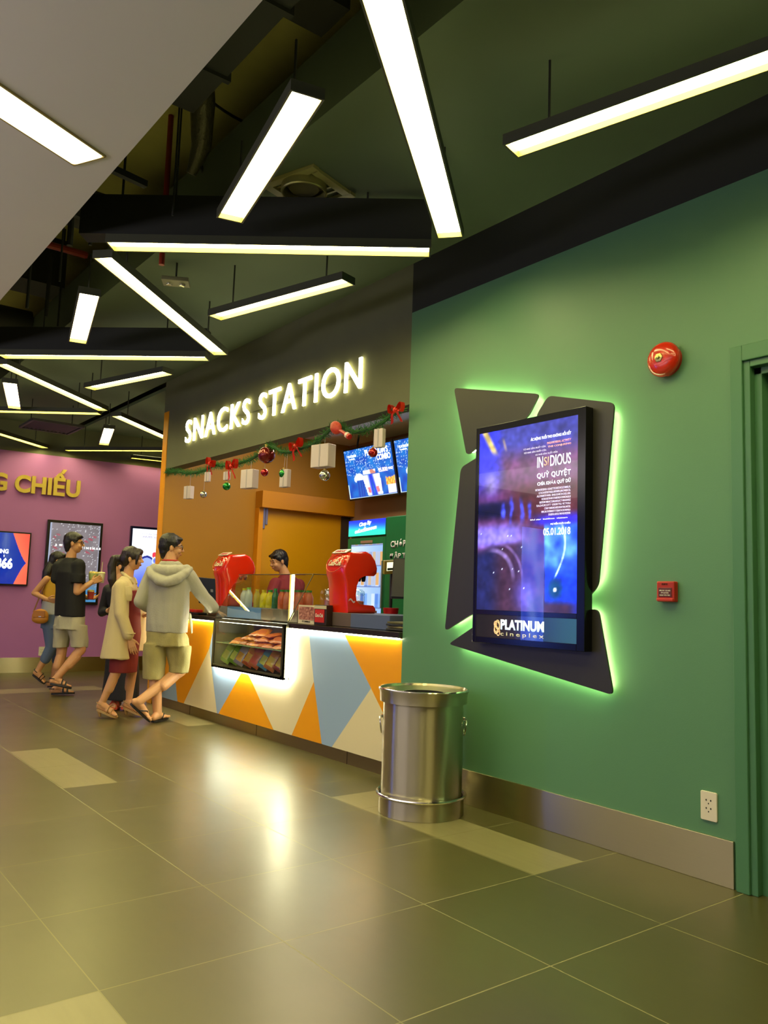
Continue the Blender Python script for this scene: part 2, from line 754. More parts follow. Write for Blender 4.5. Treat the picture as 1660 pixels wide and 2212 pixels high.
# green wall, pierced by the door
DY = 1.86           # far edge of the door opening
bm = BM()
box(bm, WX, WX + .16, DY, 4.262, 0, CZ)
box(bm, WX, WX + .16, .72, DY, 2.33, CZ)
box(bm, WX, WX + .16, -5.2, .72, 0, CZ)
struct('wall_right', bm, M_green)
struct('wall_right', box(BM(), WX, WX + .16, -5.2, 4.262, CZ, SZ), mat('black_wall_top', (34, 36, 30), .8))
# booth: fascia above the counter, end wall with its front edge, back wall, near side wall, ceiling
struct('wall_fascia', box(BM(), WX, WX + .14, 4.262, 8.5, 2.545, SZ), M_dark)
bm = BM()
box(bm, WX, 5.98, 8.5, 8.64, 0, CZ)
struct('wall_booth_end', bm, M_orange_w)
struct('trim_2', box(BM(), WX - .006, WX + .002, 8.5, 8.625, 0, CZ), M_orange)
struct('wall_booth_back', box(BM(), 5.93, 6.07, 4.1, 8.5, 0, SZ), mat('booth_back_paint', (150, 110, 74), .6))
struct('wall_booth_near', box(BM(), WX + .16, 5.93, 4.12, 4.262, 0, SZ), mat('booth_side_paint', (120, 96, 60), .7))
struct('ceiling', box(BM(), WX + .14, 5.93, 4.262, 8.5, 3.155, 3.2), mat('booth_ceiling', (226, 218, 212), .8))
struct('wall_booth_end', box(BM(), WX, 5.98, 8.5, 8.64, CZ, SZ), M_dark)


def pw(x):
    return 12.25 - .0667 * (x - 2.75)


bm = BM()
for z0, z1, mi in ((0, 3.12, 0), (3.12, SZ, 1)):
    v = [bm.verts.new(p) for p in ((-8.2, pw(-8.2), z0), (6.2, pw(6.2), z0), (6.2, pw(6.2), z1), (-8.2, pw(-8.2), z1), (-8.2, 13.3, z0), (6.2, 13.3, z0), (6.2, 13.3, z1), (-8.2, 13.3, z1))]
    for f in ((0, 1, 2, 3), (5, 4, 7, 6), (0, 4, 5, 1), (3, 2, 6, 7), (0, 3, 7, 4), (1, 5, 6, 2)):
        bm.faces.new([v[i] for i in f]).material_index = mi
struct('wall_far', bm, [M_purple, M_dark])
struct('wall_left', box(BM(), -8.3, -8.2, -5.2, 13.2, 0, CZ), mat('grey_foyer_wall', (150, 146, 150), .7))
struct('wall_near', box(BM(), -8.2, 6.2, -5.3, -5.2, 0, SZ), mat('warm_foyer_wall', (150, 140, 112), .7))
struct('wall_outer', box(BM(), 6.2, 6.3, -5.2, 13.2, 0, SZ), M_dark)

# steel skirting
struct('baseboard_right', box(BM(), WX - .012, WX, 1.93, 4.262, 0, .2), M_steel_h, bevel=.002)
bm = BM()
v = [bm.verts.new(p) for p in ((-8.2, pw(-8.2) - .012, 0), (6.2, pw(6.2) - .012, 0), (6.2, pw(6.2) - .012, .21), (-8.2, pw(-8.2) - .012, .21))]
bm.faces.new(v)
v2 = [bm.verts.new(p) for p in ((-8.2, pw(-8.2), .21), (6.2, pw(6.2), .21))]
bm.faces.new((v[3], v[2], v2[1], v2[0]))
struct('baseboard_far', bm, M_steel_h)

# the door beside the green wall
d = bpy.data.objects.new('door_1', None)
C.objects.link(d)
d.location = (WX, 1.3, 0)
d['kind'] = 'structure'
WM[d.name] = Matrix.Translation((WX, 1.3, 0))
bm = BM()
box(bm, WX - .022, WX + .02, DY - .005, DY + .055, 0, 2.40)
box(bm, WX - .022, WX + .02, .66, .72, 0, 2.40)
box(bm, WX - .022, WX + .02, .72, DY - .005, 2.325, 2.40)
obj('door_frame', bm, M_green_d, d, bevel=.004)
bm = BM()
box(bm, WX - .008, WX + .07, DY - .035, DY - .004, 0, 2.326)
box(bm, WX - .008, WX + .07, .72, DY - .035, 2.295, 2.326)
box(bm, WX + .03, WX + .155, DY - .07, DY - .034, 0, 2.296)
box(bm, WX + .03, WX + .155, .72, DY - .034, 2.262, 2.296)
obj('door_jamb', bm, M_green_d, d, bevel=.003)
obj('door_leaf', box(BM(), WX + .085, WX + .13, .74, DY - .07, .006, 2.264), M_green_d, d, bevel=.003)
bm = BM()
box(bm, WX + .078, WX + .086, .76, DY - .09, .01, .26)
obj('kick_plate', bm, M_blackm, d)

# ------------------------------------------------------------------ linear lights
SC = 3.56
M_trim = mat('bar_inner_trim', (150, 140, 60), .5)
M_up = emit('added_uplight', BAR_C, 5.0)


def bar(p, q, w=.145, label='', h=.040, base=0, ext=(0, 0), drop=True, hi=False):
    p, q = Vector((*p, CZ)), Vector((*q, CZ))
    L = (q - p).length
    ang = math.atan2(q.y - p.y, q.x - p.x)
    t = thing('linear_light', label, 'ceiling light', (p + q) / 2, ang, 'linear lights of the zigzag ceiling')
    a, b = L / 2, w / 2
    th = .007
    bm = BM()
    box(bm, -a, a, -b, -b + th, 0, h)
    box(bm, -a, a, b - th, b, 0, h)
    box(bm, -a, -a + th, -b + th, b - th, 0, h)
    box(bm, a - th, a, -b + th, b - th, 0, h)
    box(bm, -a, a, -b, b, h, h + .01)
    obj('housing', bm, M_barhs, t, local=True)
    bm = BM()
    e_ = th + .003
    box(bm, -a + th, a - th, -b + th, -b + e_, .001, .030)
    box(bm, -a + th, a - th, b - e_, b - th, .001, .030)
    box(bm, -a + th, -a + e_, -b + e_, b - e_, .001, .030)
    box(bm, a - e_, a - th, -b + e_, b - e_, .001, .030)
    obj('inner_trim', bm, M_trim, t, local=True)
    bm = BM()
    box(bm, -a + th, a - th, -b + th, b - th, .030, .036)
    obj('diffuser', bm, M_bar, t, local=True)
    if base:
        bm = BM()
        box(bm, -a - ext[0], a + ext[1], -b + .005, b - .005, h + .012, h + .012 + base)
        obj('baffle', bm, M_baffle, t, local=True)
        for s in (-.6, .6):
            bm = BM()
            tube(bm, [(s * a, 0, h + .012 + base), (s * a, 0, SZ - CZ)], .006, 6)
            obj('suspension_rod', bm, M_cavd, t, local=True)
    else:
        for s in (-.7, .7):
            bm = BM()
            tube(bm, [(s * a, 0, h + .008), (s * a, 0, SC - CZ)], .006, 6)
            obj('suspension_rod', bm, M_cavd, t, local=True)
        bm = BM()
        box(bm, -a + .03, a - .03, -.012, .012, h + .0105, h + .016)
        obj('added_top_glow', bm, M_up, t, local=True)  # glow added on top, stands in for bloom on the dark ceiling
    return t


bar((1.36, 1.93), (2.87, 3.213), .15, 'longest bright bar, coming down from the top edge of the photo')
bar((2.485, 2.397), (2.80, 1.17), .135, 'bright bar at the top right above the green wall')
bar((1.5715, 2.638), (1.841, 3.85), .145, 'short bright bar beside the round ceiling outlet')
bar((1.457, 4.627), (2.912, 3.427), .135, 'long horizontal bright bar ending below the longest one', ext=(.16, 0), base=.24)
bar((1.477, 4.812), (2.927, 6.147), .13, 'slanting bright bar running down right above the twin spot light')
bar((2.475, 5.336), (2.812, 4.11), .13, 'short bright bar in front of the snack sign wall, nearest to the sign')
bar((1.62, 5.492), (1.90, 6.668), .145, 'short upright bright bar left of the slanting one')
bar((1.512, 7.56), (2.89, 6.325), .13, 'horizontal bright bar touching the left photo edge, upper one', ext=(.2, 0), base=.2)
bar((1.568, 7.82), (2.912, 9.045), .13, 'slanting bright bar from the left edge towards the orange pillar')
bar((2.468, 8.152), (2.82, 7.008), .13, 'short bright bar up left of the snack sign')
bar((1.80, 8.495), (2.128, 9.70), .145, 'short upright bright bar close to the left photo edge')
bar((1.60, 10.36), (2.936, 9.23), .12, 'horizontal bright bar at the left edge, lower one')
bar((3.116, 9.21), (4.40, 10.35), .13, 'slanting bright bar ending behind the orange pillar top')
bar((3.31, 10.0), (3.648, 11.21), .14, 'small upright bright bar beside the ceiling grille')
bar((1.90, 11.10), (3.12, 12.14), .12, 'slanting bright bar ending just above the purple wall')
bar((3.40, 12.11), (4.70, 10.73), .10, 'thin horizontal bright bar just above the purple wall')
bar((4.33, 12.0), (5.30, 11.83), .09, 'shortest thin bright bar above the purple wall by the orange pillar')
# unseen bars added behind the viewer, repeating the zigzag for its light
for p, q in (((1.457, 1.73), (2.912, .53)), ((1.5715, -.26), (1.841, .95)), ((1.36, -.97), (2.87, .313))):
    bar(p, q, .145, 'added bright bar repeating the zigzag overhead, out of the picture')
# light set in the white ceiling
p, q = Vector((-.95, 2.71, CZ)), Vector((1.05, 3.725, CZ))
t = thing('recessed_light', 'warm white light strip set into the white sloping-edged ceiling', 'ceiling light', (p + q) / 2, math.atan2(1.015, 2.0), 'recessed lights')
a, b = (q - p).length / 2, .098
pts = round_poly([(-a, -b), (a, -b), (a, b), (-a, b)], .03)
bm = BM()
lo = [bm.verts.new((x, y, -.008)) for x, y in pts]
hi = [bm.verts.new((x, y, -.001)) for x, y in pts]
bm.faces.new(lo)
bm.faces.new(hi[::-1])
for k in range(len(pts)):
    bm.faces.new((lo[k], lo[(k + 1) % len(pts)], hi[(k + 1) % len(pts)], hi[k]))
obj('diffuser', bm, emit('warm_diffuser', (1.0, .90, .50), 2.6), t, local=True)
bm = BM()
for s in (-1, 1):
    box(bm, -a - .006, a + .006, s * b - .004, s * b + .004, -.009, 0)
box(bm, a + .0, a + .008, -b, b, -.009, 0)
obj('trim', bm, mat('light_trim', (170, 150, 90), .5), t, local=True)

# ------------------------------------------------------------------ above the lights: services
t = thing('round_air_outlet', 'round ceiling air outlet on a square slotted panel beside the short bright bar', 'air outlet', (2.30, 3.88, 3.5))
bm = BM()
torus(bm, (2.28, 3.82, 3.50), .125, .008, n=36, m=6)
lathe(bm, [(.118, .0), (.118, .055), (.13, .055), (.13, .0)], (2.28, 3.82, 3.505), 32)
obj('ring', bm, mat('ring_metal', (150, 146, 90), .35, .6), t, smooth=True)
bm = BM()
lathe(bm, [(0, .0), (.085, .0), (.10, .02), (0, .03)], (2.28, 3.82, 3.52), 32)
obj('core_disc', bm, mat('disc_paint', (96, 92, 60), .6), t, smooth=True)
bm = BM()
M0 = Matrix.Translation((2.33, 3.86, 3.55)) @ Matrix.Rotation(R_(18), 4, 'Z')
mbox(M0 @ Matrix.Translation((.17, 0, 0)), .05, .40, .02, bm)
mbox(M0 @ Matrix.Translation((-.17, 0, 0)), .05, .40, .02, bm)
mbox(M0 @ Matrix.Translation((0, .17, 0)), .30, .05, .02, bm)
mbox(M0 @ Matrix.Translation((0, -.17, 0)), .30, .05, .02, bm)
for k in range(5):
    mbox(M0 @ Matrix.Translation((-.1 + k * .05, 0, .01)), .014, .30, .012, bm)
obj('slotted_panel', bm, mat('outlet_panel', (150, 146, 92), .5), t)
t = thing('twin_spot_light', 'small twin spot emergency light hanging under the dark ceiling', 'emergency light', (2.19, 5.4, 3.4))
M0 = Matrix.Translation((2.19, 5.40, 3.42)) @ Matrix.Rotation(R_(-30), 4, 'Z')
obj('lamp_box', mbox(M0, .19, .13, .03), mat('lamp_box_paint', (110, 108, 84), .5), t, bevel=.004)
for s in (-.045, .045):
    bm = BM()
    c = M0 @ Vector((s, 0, -.018))
    lathe(bm, [(0, -.006), (.02, -.012), (.024, .0), (.024, .01)], c, 16)
    obj('spot', bm, mat('spot_glass', (190, 186, 160), .15, .6), t, smooth=True)
obj('mounting_rod', tube(BM(), [(2.19, 5.4, 3.435), (2.19, 5.4, 3.56)], .007, 6), M_cavd, t)
t = thing('ceiling_grille', 'dark slatted ceiling grille over the purple wall sign', 'grille', (2.8, 10.65, 3.2))
bm = BM()
M0 = Matrix.Translation((2.79, 10.65, 3.24))
for s in (-1, 1):
    mbox(M0 @ Matrix.Translation((0, s * .32, 0)), .62, .03, .03, bm)
    mbox(M0 @ Matrix.Translation((s * .3, 0, 0)), .03, .64, .03, bm)
obj('grille_frame', bm, mat('grille_grey', (72, 70, 64), .6), t)
bm = BM()
for k in range(11):
    mbox(M0 @ Matrix.Translation((-.25 + k * .05, 0, 0)) @ Matrix.Rotation(R_(35), 4, 'Y'), .035, .62, .004, bm)
obj('slats', bm, mat('grille_grey', (72, 70, 64), .6), t)
for k, s in ((0, -.25), (1, .25)):
    obj('suspension_rod', tube(BM(), [(2.79 + s, 10.65, 3.255), (2.79 + s, 10.65, 3.56)], .006, 6), M_cavd, t)

# ducts, beams, pipes
def service(name, label, cat, bm, m, group=None, **k):
    return tag(obj(name, bm, m, **k), label, cat, group)


random.seed(4)
struct('trim_3', box(BM(), 1.18, 2.0, 7.55, 7.95, 3.95, SZ), M_cavd)
struct('trim_4', box(BM(), 1.18, 2.0, 3.0, 3.25, 4.0, SZ), M_cavd)
struct('trim_5', box(BM(), 1.18, 2.0, 10.3, 10.7, 3.95, SZ), M_cavd)
bm = BM()
box(bm, 1.5, 1.98, 1.2, 2.5, 3.95, 4.25)
for y in (1.4, 1.9, 2.4):
    box(bm, 1.48, 1.99, y, y + .03, 3.93, 4.27)
service('air_duct', 'dark rectangular air duct above the short bright bar', 'duct', bm, M_cavd)
bm = BM()
box(bm, 1.2, 1.62, 2.6, 3.9, 3.75, 4.1)
for y in (2.9, 3.5):
    box(bm, 1.19, 1.64, y, y + .03, 3.73, 4.12)
service('air_duct', 'dark rectangular air duct next to the white ceiling edge', 'duct', bm, M_cavd)
bm = BM()
tube(bm, [(1.2, 5.9, 3.98), (1.99, 5.9, 3.98)], .15, 20)
service('round_duct', 'dark round duct crossing above the slanting bright bar', 'duct', bm, M_cavd, smooth=True)
bm = BM()
tube(bm, [(1.3, 8.7, 3.9), (1.99, 8.7, 3.9)], .13, 20)
service('round_duct', 'dark round duct crossing far back above the bars', 'duct', bm, M_cavd, smooth=True)
M_redp = mat('red_pipe_paint', (150, 46, 30), .45)
bm = BM()
tube(bm, [(1.93, 5.02, 3.35), (1.93, 5.02, SZ)], .019, 10)
service('sprinkler_pipe', 'dark red vertical sprinkler pipe above the long horizontal bar', 'pipe', bm, M_redp, smooth=True)
bm = BM()
tube(bm, [(1.55, 8.3, 3.3), (1.55, 8.3, SZ)], .03, 10)
service('sprinkler_pipe', 'dark red vertical pipe behind the white ceiling edge, far left', 'pipe', bm, M_redp, smooth=True)
bm = BM()
tube(bm, [(1.25, 6.9, 4.05), (1.99, 6.9, 4.05)], .03, 10)
service('sprinkler_pipe', 'dark red horizontal pipe above the upper left bar', 'pipe', bm, M_redp, smooth=True)
for i, (x, y, z0, r) in enumerate(((1.62, 4.95, 3.4, .008), (1.50, 5.15, 3.4, .012), (1.40, 5.25, 3.4, .02), (1.66, 4.2, 3.3, .006), (1.5, 6.7, 3.4, .012), (1.75, 7.1, 3.5, .015), (1.6, 6.2, 3.5, .008), (1.9, 7.3, 3.5, .008))):
    bm = BM()
    tube(bm, [(x, y, z0), (x, y, SZ)], r, 8)
    service('threaded_rod', 'thin dark threaded rod hanging from the slab above the lights', 'rod', bm, M_cavd, 'threaded rods in the ceiling void')
bm = BM()
mbox(Matrix.Translation((1.52, 4.72, 3.72)) @ Matrix.Rotation(R_(12), 4, 'Z'), .36, .04, .04, bm)
service('strut_channel', 'short dark strut channel by the white ceiling edge, upper one', 'bracket', bm, M_cavd)
bm = BM()
mbox(Matrix.Translation((1.42, 5.1, 3.55)) @ Matrix.Rotation(R_(12), 4, 'Z'), .40, .04, .035, bm)
service('strut_channel', 'short dark strut channel by the white ceiling edge, lower one', 'bracket', bm, M_cavd)
for k, pts in enumerate((((1.7, 4.2, 4.3), (1.85, 4.5, 4.0), (2.1, 4.75, 3.75), (2.2, 4.7, 3.65)), ((1.45, 4.1, 4.35), (1.7, 4.3, 4.2), (2.0, 4.6, 4.25), (2.5, 4.6, 4.3)), ((1.3, 1.8, 4.3), (1.2, 2.4, 3.85), (1.5, 3.0, 3.8), (1.9, 3.3, 4.3)))):
    sm = []
    for j in range(17):
        tt = j / 16
        a_, b_, c_, d_ = [Vector(q) for q in pts]
        sm.append(a_ * (1 - tt) ** 3 + b_ * 3 * tt * (1 - tt) ** 2 + c_ * 3 * tt * tt * (1 - tt) + d_ * tt ** 3)
    service('loose_cable', ('dark cable drooping towards the red pipe', 'dark cable looping along the slab near the red pipe', 'dark cable drooping beside the longest bright bar')[k], 'cable', tube(BM(), sm, .009, 6), M_cavd)
bm = BM()
tube(bm, [(1.80, 4.20, 4.3), (1.84, 4.3, 4.1), (1.90, 4.42, 3.9), (1.88, 4.5, 3.75)], [.05, .075, .06, .03], 14)
service('flexible_duct', 'crumpled silver flexible duct end beside the short bright bar', 'duct', bm, mat('foil', (120, 120, 96), .4, .5, bump=.9, bscale=30.), smooth=True)

# ------------------------------------------------------------------ items on the green wall
t = thing('alarm_bell', 'round red fire alarm bell high on the green wall', 'alarm bell', (WX, 2.245, 2.415))
bm = BM()
lathe(bm, [(.083, -.012), (.088, -.018), (.086, -.034), (.074, -.052), (.055, -.062), (.030, -.066), (0, -.067)], (WX - .012, 2.245, 2.415), 36, axis='x')
obj('gong', bm, mat('red_gloss', (206, 44, 18), .22, coat=.6), t, smooth=True, angle=60)
bm = BM()
lathe(bm, [(.078, 0), (.078, -.03), (0, -.03)], (WX, 2.245, 2.415), 32, axis='x')
obj('back_box', bm, mat('red_matte', (170, 34, 16), .5), t, smooth=True)
bm = BM()
lathe(bm, [(.024, .0), (.022, -.006), (.010, -.008), (.009, -.016), (0, -.018)], (WX - .077, 2.245, 2.415), 6, axis='x')
obj('centre_nut', bm, mat('brass', (170, 160, 100), .3, .9), t)
t = thing('fire_call_point', 'small square red fire call point with a white label on the green wall', 'fire alarm switch', (WX, 2.243, 1.277))
bm = BM()
box(bm, WX - .034, WX, 2.196, 2.292, 1.229, 1.327)
obj('switch_box', bm, mat('red_matte', (170, 34, 16), .5), t, bevel=.006)
bm = BM()
box(bm, WX - .037, WX - .033, 2.208, 2.280, 1.252, 1.296)
obj('window_recess', bm, mat('call_window', (96, 40, 30), .3), t, bevel=.002)
obj('lettering', place(text_bm('FIRE', .008, .032, .001, .01), (WX - .035, 2.262, 1.309), (0, -1, 0), (0, 0, 1)), mat('dark_red_print', (70, 12, 8), .6), t)
for k, (w, s) in enumerate(((.058, 'BREAK GLASS'), (.04, 'PRESS'), (.056, 'HERE FOR FIRE'))):
    obj('lettering', place(text_bm(s, .0065, w, .001, .01), (WX - .0375, 2.244 + w / 2, 1.279 - k * .011), (0, -1, 0), (0, 0, 1)), mat('white_print', (230, 226, 214), .5), t)
obj('lower_lip', box(BM(), WX - .042, WX - .03, 2.20, 2.288, 1.232, 1.246), mat('red_matte2', (190, 50, 26), .4), t, bevel=.003)


def socket(y0, y1, z0, z1, label, mk):
    t = thing('wall_socket', label, 'socket', mk(0, (y0 + y1) / 2, (z0 + z1) / 2))
    w, h = y1 - y0, z1 - z0
    bm = BM()
    pts = round_poly([(y0, z0), (y1, z0), (y1, z1), (y0, z1)], .008)
    a_ = [bm.verts.new(mk(-.009, y, z)) for y, z in pts]
    c_ = [bm.verts.new(mk(0, y, z)) for y, z in pts]
    bm.faces.new(a_)
    bm.faces.new(c_[::-1])
    for k in range(len(pts)):
        bm.faces.new((a_[k], a_[(k + 1) % len(pts)], c_[(k + 1) % len(pts)], c_[k]))
    obj('cover_plate', bm, mat('ivory_plastic', (226, 216, 196), .4), t, bevel=.002)
    for zz in (z0 + h * .36, z0 + h * .64):
        bm = BM()
        for dy, dz, r in ((-.011, .008, .0035), (.011, .008, .0035), (0, -.006, .003)):
            y, z = (y0 + y1) / 2 + dy, zz + dz
            v = [bm.verts.new(mk(-.0096, y + r * math.cos(k * PI / 4), z + r * 1.3 * math.sin(k * PI / 4))) for k in range(8)]
            bm.faces.new(v)
        obj('outlet_holes', bm, M_blackm, t)
    return t


socket(2.007, 2.086, .262, .388, 'ivory double wall socket low on the green wall by the door', lambda x, y, z: (WX + x, y, z))
socket(3.262, 3.345, .232, .36, 'white wall socket low on the purple wall behind the walking couple', lambda x, y, z: (y, pw(y) + x, z))

# ------------------------------------------------------------------ digital poster on its backlit panels
t = thing('digital_poster', 'tall lit film poster screen on four dark backlit panels, on the green wall', 'display screen', (WX, 3.06, 1.6))
XP = 3.412
PN = [[(3.752, 2.555), (3.030, 2.383), (3.118, 2.262), (3.34, 2.20), (3.50, 2.15), (3.60, 2.105), (3.625, 2.115)],
      [(2.966, 2.362), (2.522, 2.243), (2.620, 1.300), (2.70, 1.225), (3.05, 1.5), (3.055, 2.26)],
      [(3.670, 2.03), (3.50, 2.085), (3.3, 1.7), (3.3, 1.2), (3.545, 1.122), (3.783, 1.012)],
      [(3.745, .935), (3.50, 1.065), (3.1, 1.2), (2.72, 1.172), (2.62, 1.185), (2.525, .760)]]
nm = ('upper left', 'right', 'left', 'lower')
M_panel = mat('dark_panel', (48, 46, 38), .36, spec=.6, noise_amt=.04)
for k, pts in enumerate(PN):
    bm = BM()
    rp = round_poly(pts, .035)
    prism_x(bm, rp, XP, XP + .012)
    o = obj('backing_panel', bm, M_panel, t, bevel=.001)
    # LED strip running round the back, a little inside the edge
    cy = sum(p[0] for p in pts) / len(pts)
    cz = sum(p[1] for p in pts) / len(pts)
    ring = [Vector((XP + .022, p[0] + (cy - p[0]) * .10, p[1] + (cz - p[1]) * .09)) for p in rp]
    bm = BM()
    tube(bm, ring + [ring[0]], .0045, 6, caps=False)
    obj('led_strip', bm, M_ledg, t)
    bm = BM()
    box(bm, XP + .012, WX, cy - .03, cy + .03, cz - .03, cz + .03)
    obj('wall_spacer', bm, M_blackm, t)
FX = 3.35
bm = BM()
y0, y1, z0, z1 = 2.655, 3.472, .965, 2.238
for a_, b_, c_, d_ in ((y0, y0 + .052, z0, z1), (y1 - .028, y1, z0, z1), (y0 + .052, y1 - .028, z1 - .038, z1), (y0 + .052, y1 - .028, z0, z0 + .036), (y0 + .052, y1 - .028, 1.128, 1.156)):
    box(bm, FX, XP, a_, b_, c_, d_)
box(bm, FX + .02, XP, y0 + .05, y1 - .025, z0 + .03, z1 - .03)
obj('screen_frame', bm, mat('gloss_black_frame', (12, 13, 14), .15), t, bevel=.002)


def poster_fn(u, v):
    # generic blue and violet night picture in the colours of the lit poster
    n1 = noise.noise(Vector((u * 3, v * 5, 1.3)))
    n2 = noise.noise(Vector((u * 9, v * 14, 4.1)))
    n3 = noise.noise(Vector((u * 24, v * 40, 7.7)))
    navy, brown, violet, blue = (34, 40, 96), (82, 44, 50), (104, 74, 168), (40, 60, 220)
    c = mixc((62, 66, 140), (92, 52, 92), sstep(.92, .78, v))
    c = mixc(c, (84, 44, 52), sstep(.72, .62, v) * sstep(.25, .5, u))
    c = mixc(c, (44, 52, 200), sstep(.3, .12, u + n1 * .12) * sstep(.55, .8, v) * .9)
    c = mixc(c, (150, 140, 170), sstep(.12, .0, abs(u - .14)) * sstep(.09, .02, abs(v - .70)) * .6)
    c = mixc(c, (18, 22, 60), sstep(.62, .57, v) * sstep(.47, .54, v) * sstep(.5, .2, u))
    # pale glow band in the middle
    c = mixc(c, (124, 112, 206), sstep(.10, .02, abs(v - .405)) * sstep(.62, .35, u))
    # blue fingers of light
    for cx, hh in ((.27, .10), (.36, .16), (.47, .15), (.55, .10)):
        k = sstep(.03, .004, abs(u - cx - n2 * .02)) * sstep(hh * .6, hh * .2, abs(v - .545 - n1 * .02))
        c = mixc(c, (70, 80, 214), k * (.75 + .5 * n3))
    # dark brown lower half, blue-grey at the left
    low = sstep(.36 + n1 * .04 + .05 * u, .30 + n1 * .04 + .05 * u, v)
    c = mixc(c, (66, 44, 62), low)
    c = mixc(c, (30, 38, 84), low * sstep(.3, .1, u))
    ring = abs(math.hypot((u - .15) * 1.0, (v - .17) * 1.5) - .24)
    c = mixc(c, (140, 120, 180), low * sstep(.03, .006, ring) * sstep(.08, .2, u) * sstep(.14, .22, v) * .8)
    ring = abs(math.hypot((u - .18) * 1.0, (v - .17) * 1.5) - .30)
    c = mixc(c, (120, 96, 150), low * sstep(.02, .004, ring) * sstep(.14, .26, u) * sstep(.16, .22, v) * .8)
    c = mixc(c, (92, 74, 150), sstep(.16, .04, math.hypot(u - .5, (v - .09) * 1.4)) * .8)
    # bright blue pane, right
    pane = sstep(.685 + .03 * (.46 - v), .70 + .03 * (.46 - v), u) * sstep(.475, .46, v) * sstep(.03, .07, v)
    c = mixc(c, mixc((26, 60, 200), (96, 150, 240), sstep(.16, .30, v) * (.7 + .6 * n2)), pane)
    arc = abs(u - .80 - .09 * math.sin((v - .18) * 9))
    c = mixc(c, (170, 200, 250), pane * sstep(.012, .003, arc) * sstep(.15, .2, v))
    c = mixc(c, (10, 70, 110), sstep(.10, .03, math.hypot(u - .80, (v - .12) * 1.3)))
    c = mixc(c, (230, 240, 250), sstep(.022, .01, math.hypot(u - .80, (v - .115) * 1.6)))
    c = mixc(c, (30, 60, 220), sstep(.9, 1., u) * sstep(.5, .4, v) * .5)
    c = mixc(c, (60, 50, 200), sstep(.53, .47, v) * sstep(.43, .47, v) * sstep(.5, .7, u))
    # reflection painted into the picture: yellow streaks at the top left
    d = abs((u - .06) - (1.0 - v) * .9)
    c = mixc(c, (190, 170, 90), sstep(.05, .01, d) * sstep(.84, .9, v) * .9)
    d = abs((u - .27) + (v - .93) * .5)
    c = mixc(c, (150, 130, 110), sstep(.02, .004, d) * sstep(.86, .9, v) * sstep(.96, .93, v) * .7)
    # sparks
    if noise.noise(Vector((u * 75, v * 110, 9.))) > .70 and v < .5 and u < .6:
        c = (200, 205, 235)
    m = 1 + .22 * n2 + .18 * n3
    return tuple(255 * (max(0, x * m) / 255) ** 1.22 for x in c)


scr = picture('screen', t, (FX + .004, 3.444, 1.156), (0, -1, 0), (0, 0, 1), .737, 1.044, 110, 156, poster_fn, 2.5)
M_txt = emit('screen_white', (.75, .82, 1.0), 1.1)
M_txt2 = emit('screen_lilac', (.42, .36, .75), .9)
M_red = emit('screen_red', (.65, .05, .16), .9)


def ptxt(s, w, h, yr, z, m=None, bold=.01, spacing=1., xx=FX + .002):
    obj('lettering', place(text_bm(s, h, w, .001, bold, spacing=spacing), (xx, yr + w, z), (0, -1, 0), (0, 0, 1)), m or M_txt, scr)


YR = 2.752
ptxt('ÁC MỘNG TUỔI THO KHÔNG HỒI KẾT', .285, .028, YR, 2.098, bold=.03)
ptxt('TỪ NHÀ SẢN XUẤT CỦA', .165, .014, YR + .175, 2.055, M_txt2)
ptxt('PARANORMAL ACTIVITY', .165, .013, YR, 2.068, M_red, .02)
ptxt('TỪ NHÀ SẢN XUẤT CỦA', .165, .014, YR + .17, 2.034, M_txt2)
ptxt('THE CONJURING', .16, .013, YR, 2.046, M_red, .02)
ptxt('VÀ NHÀ SẢN XUẤT CỦA', .16, .014, YR + .09, 2.014, M_txt2)
ptxt('IN', .042, .06, YR + .193, 1.945)
ptxt('SI', .034, .05, YR + .152, 1.950, emit('screen_dimred', (.4, .05, .06), .6))
ptxt('DIOUS', .142, .06, YR, 1.945)
ptxt('QUỶ QUYỆT', .235, .046, YR, 1.878, bold=.025, spacing=1.15)
ptxt('CHÌA KHÓA QUỶ DỮ', .232, .028, YR, 1.842, bold=.03, spacing=1.1)
random.seed(7)
for k in range(9):
    s = ''.join(random.choice('AEIOUNTRSLMCHK ') for _ in range(34 - (k % 3) * 4))
    w = (.245, .22, .235, .20, .215, .235, .18, .20, .15)[k]
    ptxt(s, w, .012, YR, 1.815 - k * .0175, M_txt2, .02)
ptxt('bhd star  insidious  vietnam', .26, .008, YR + .02, 1.655, M_txt)
ptxt('DỰ KIẾN KHỞI CHIẾU', .135, .016, YR, 1.622, bold=.03)
ptxt('05.01.2018', .185, .040, YR, 1.568, bold=.02)


def logo_fn(u, v):
    c = mixc((34, 34, 30), (60, 110, 130), sstep(.35, 1., u))
    return mixc(c, (60, 48, 36), sstep(.3, .1, abs(u - .35)) * .6)


lgp = picture('logo_panel', t, (FX + .004, 3.444, 1.001), (0, -1, 0), (0, 0, 1), .737, .127, 48, 10, logo_fn, .7)
obj('lettering', place(text_bm('PLATINUM', .058, .32, .001, .045), (FX + .002, 3.245, 1.048), (0, -1, 0), (0, 0, 1)), emit('logo_white', (.62, .78, .9), .9), lgp)
obj('lettering', place(text_bm('cineplex', .030, .32, .001, .01, spacing=1.5), (FX + .002, 3.245, 1.008), (0, -1, 0), (0, 0, 1)), emit('logo_gold', (.5, .42, .14), .6), lgp)
bm = BM()
for k, (cy, cz, rr) in enumerate(((3.268, 1.075, .030), (3.272, 1.060, .038), (3.280, 1.045, .026), (3.262, 1.032, .022), (3.285, 1.078, .018))):
    torus(bm, (FX + .001, cy, cz), rr * .75, .0028, 'x', n=22, m=5, sx=.7, sy=1.1)
obj('emblem', bm, emit('logo_orange', (.62, .26, .03), .8), lgp)
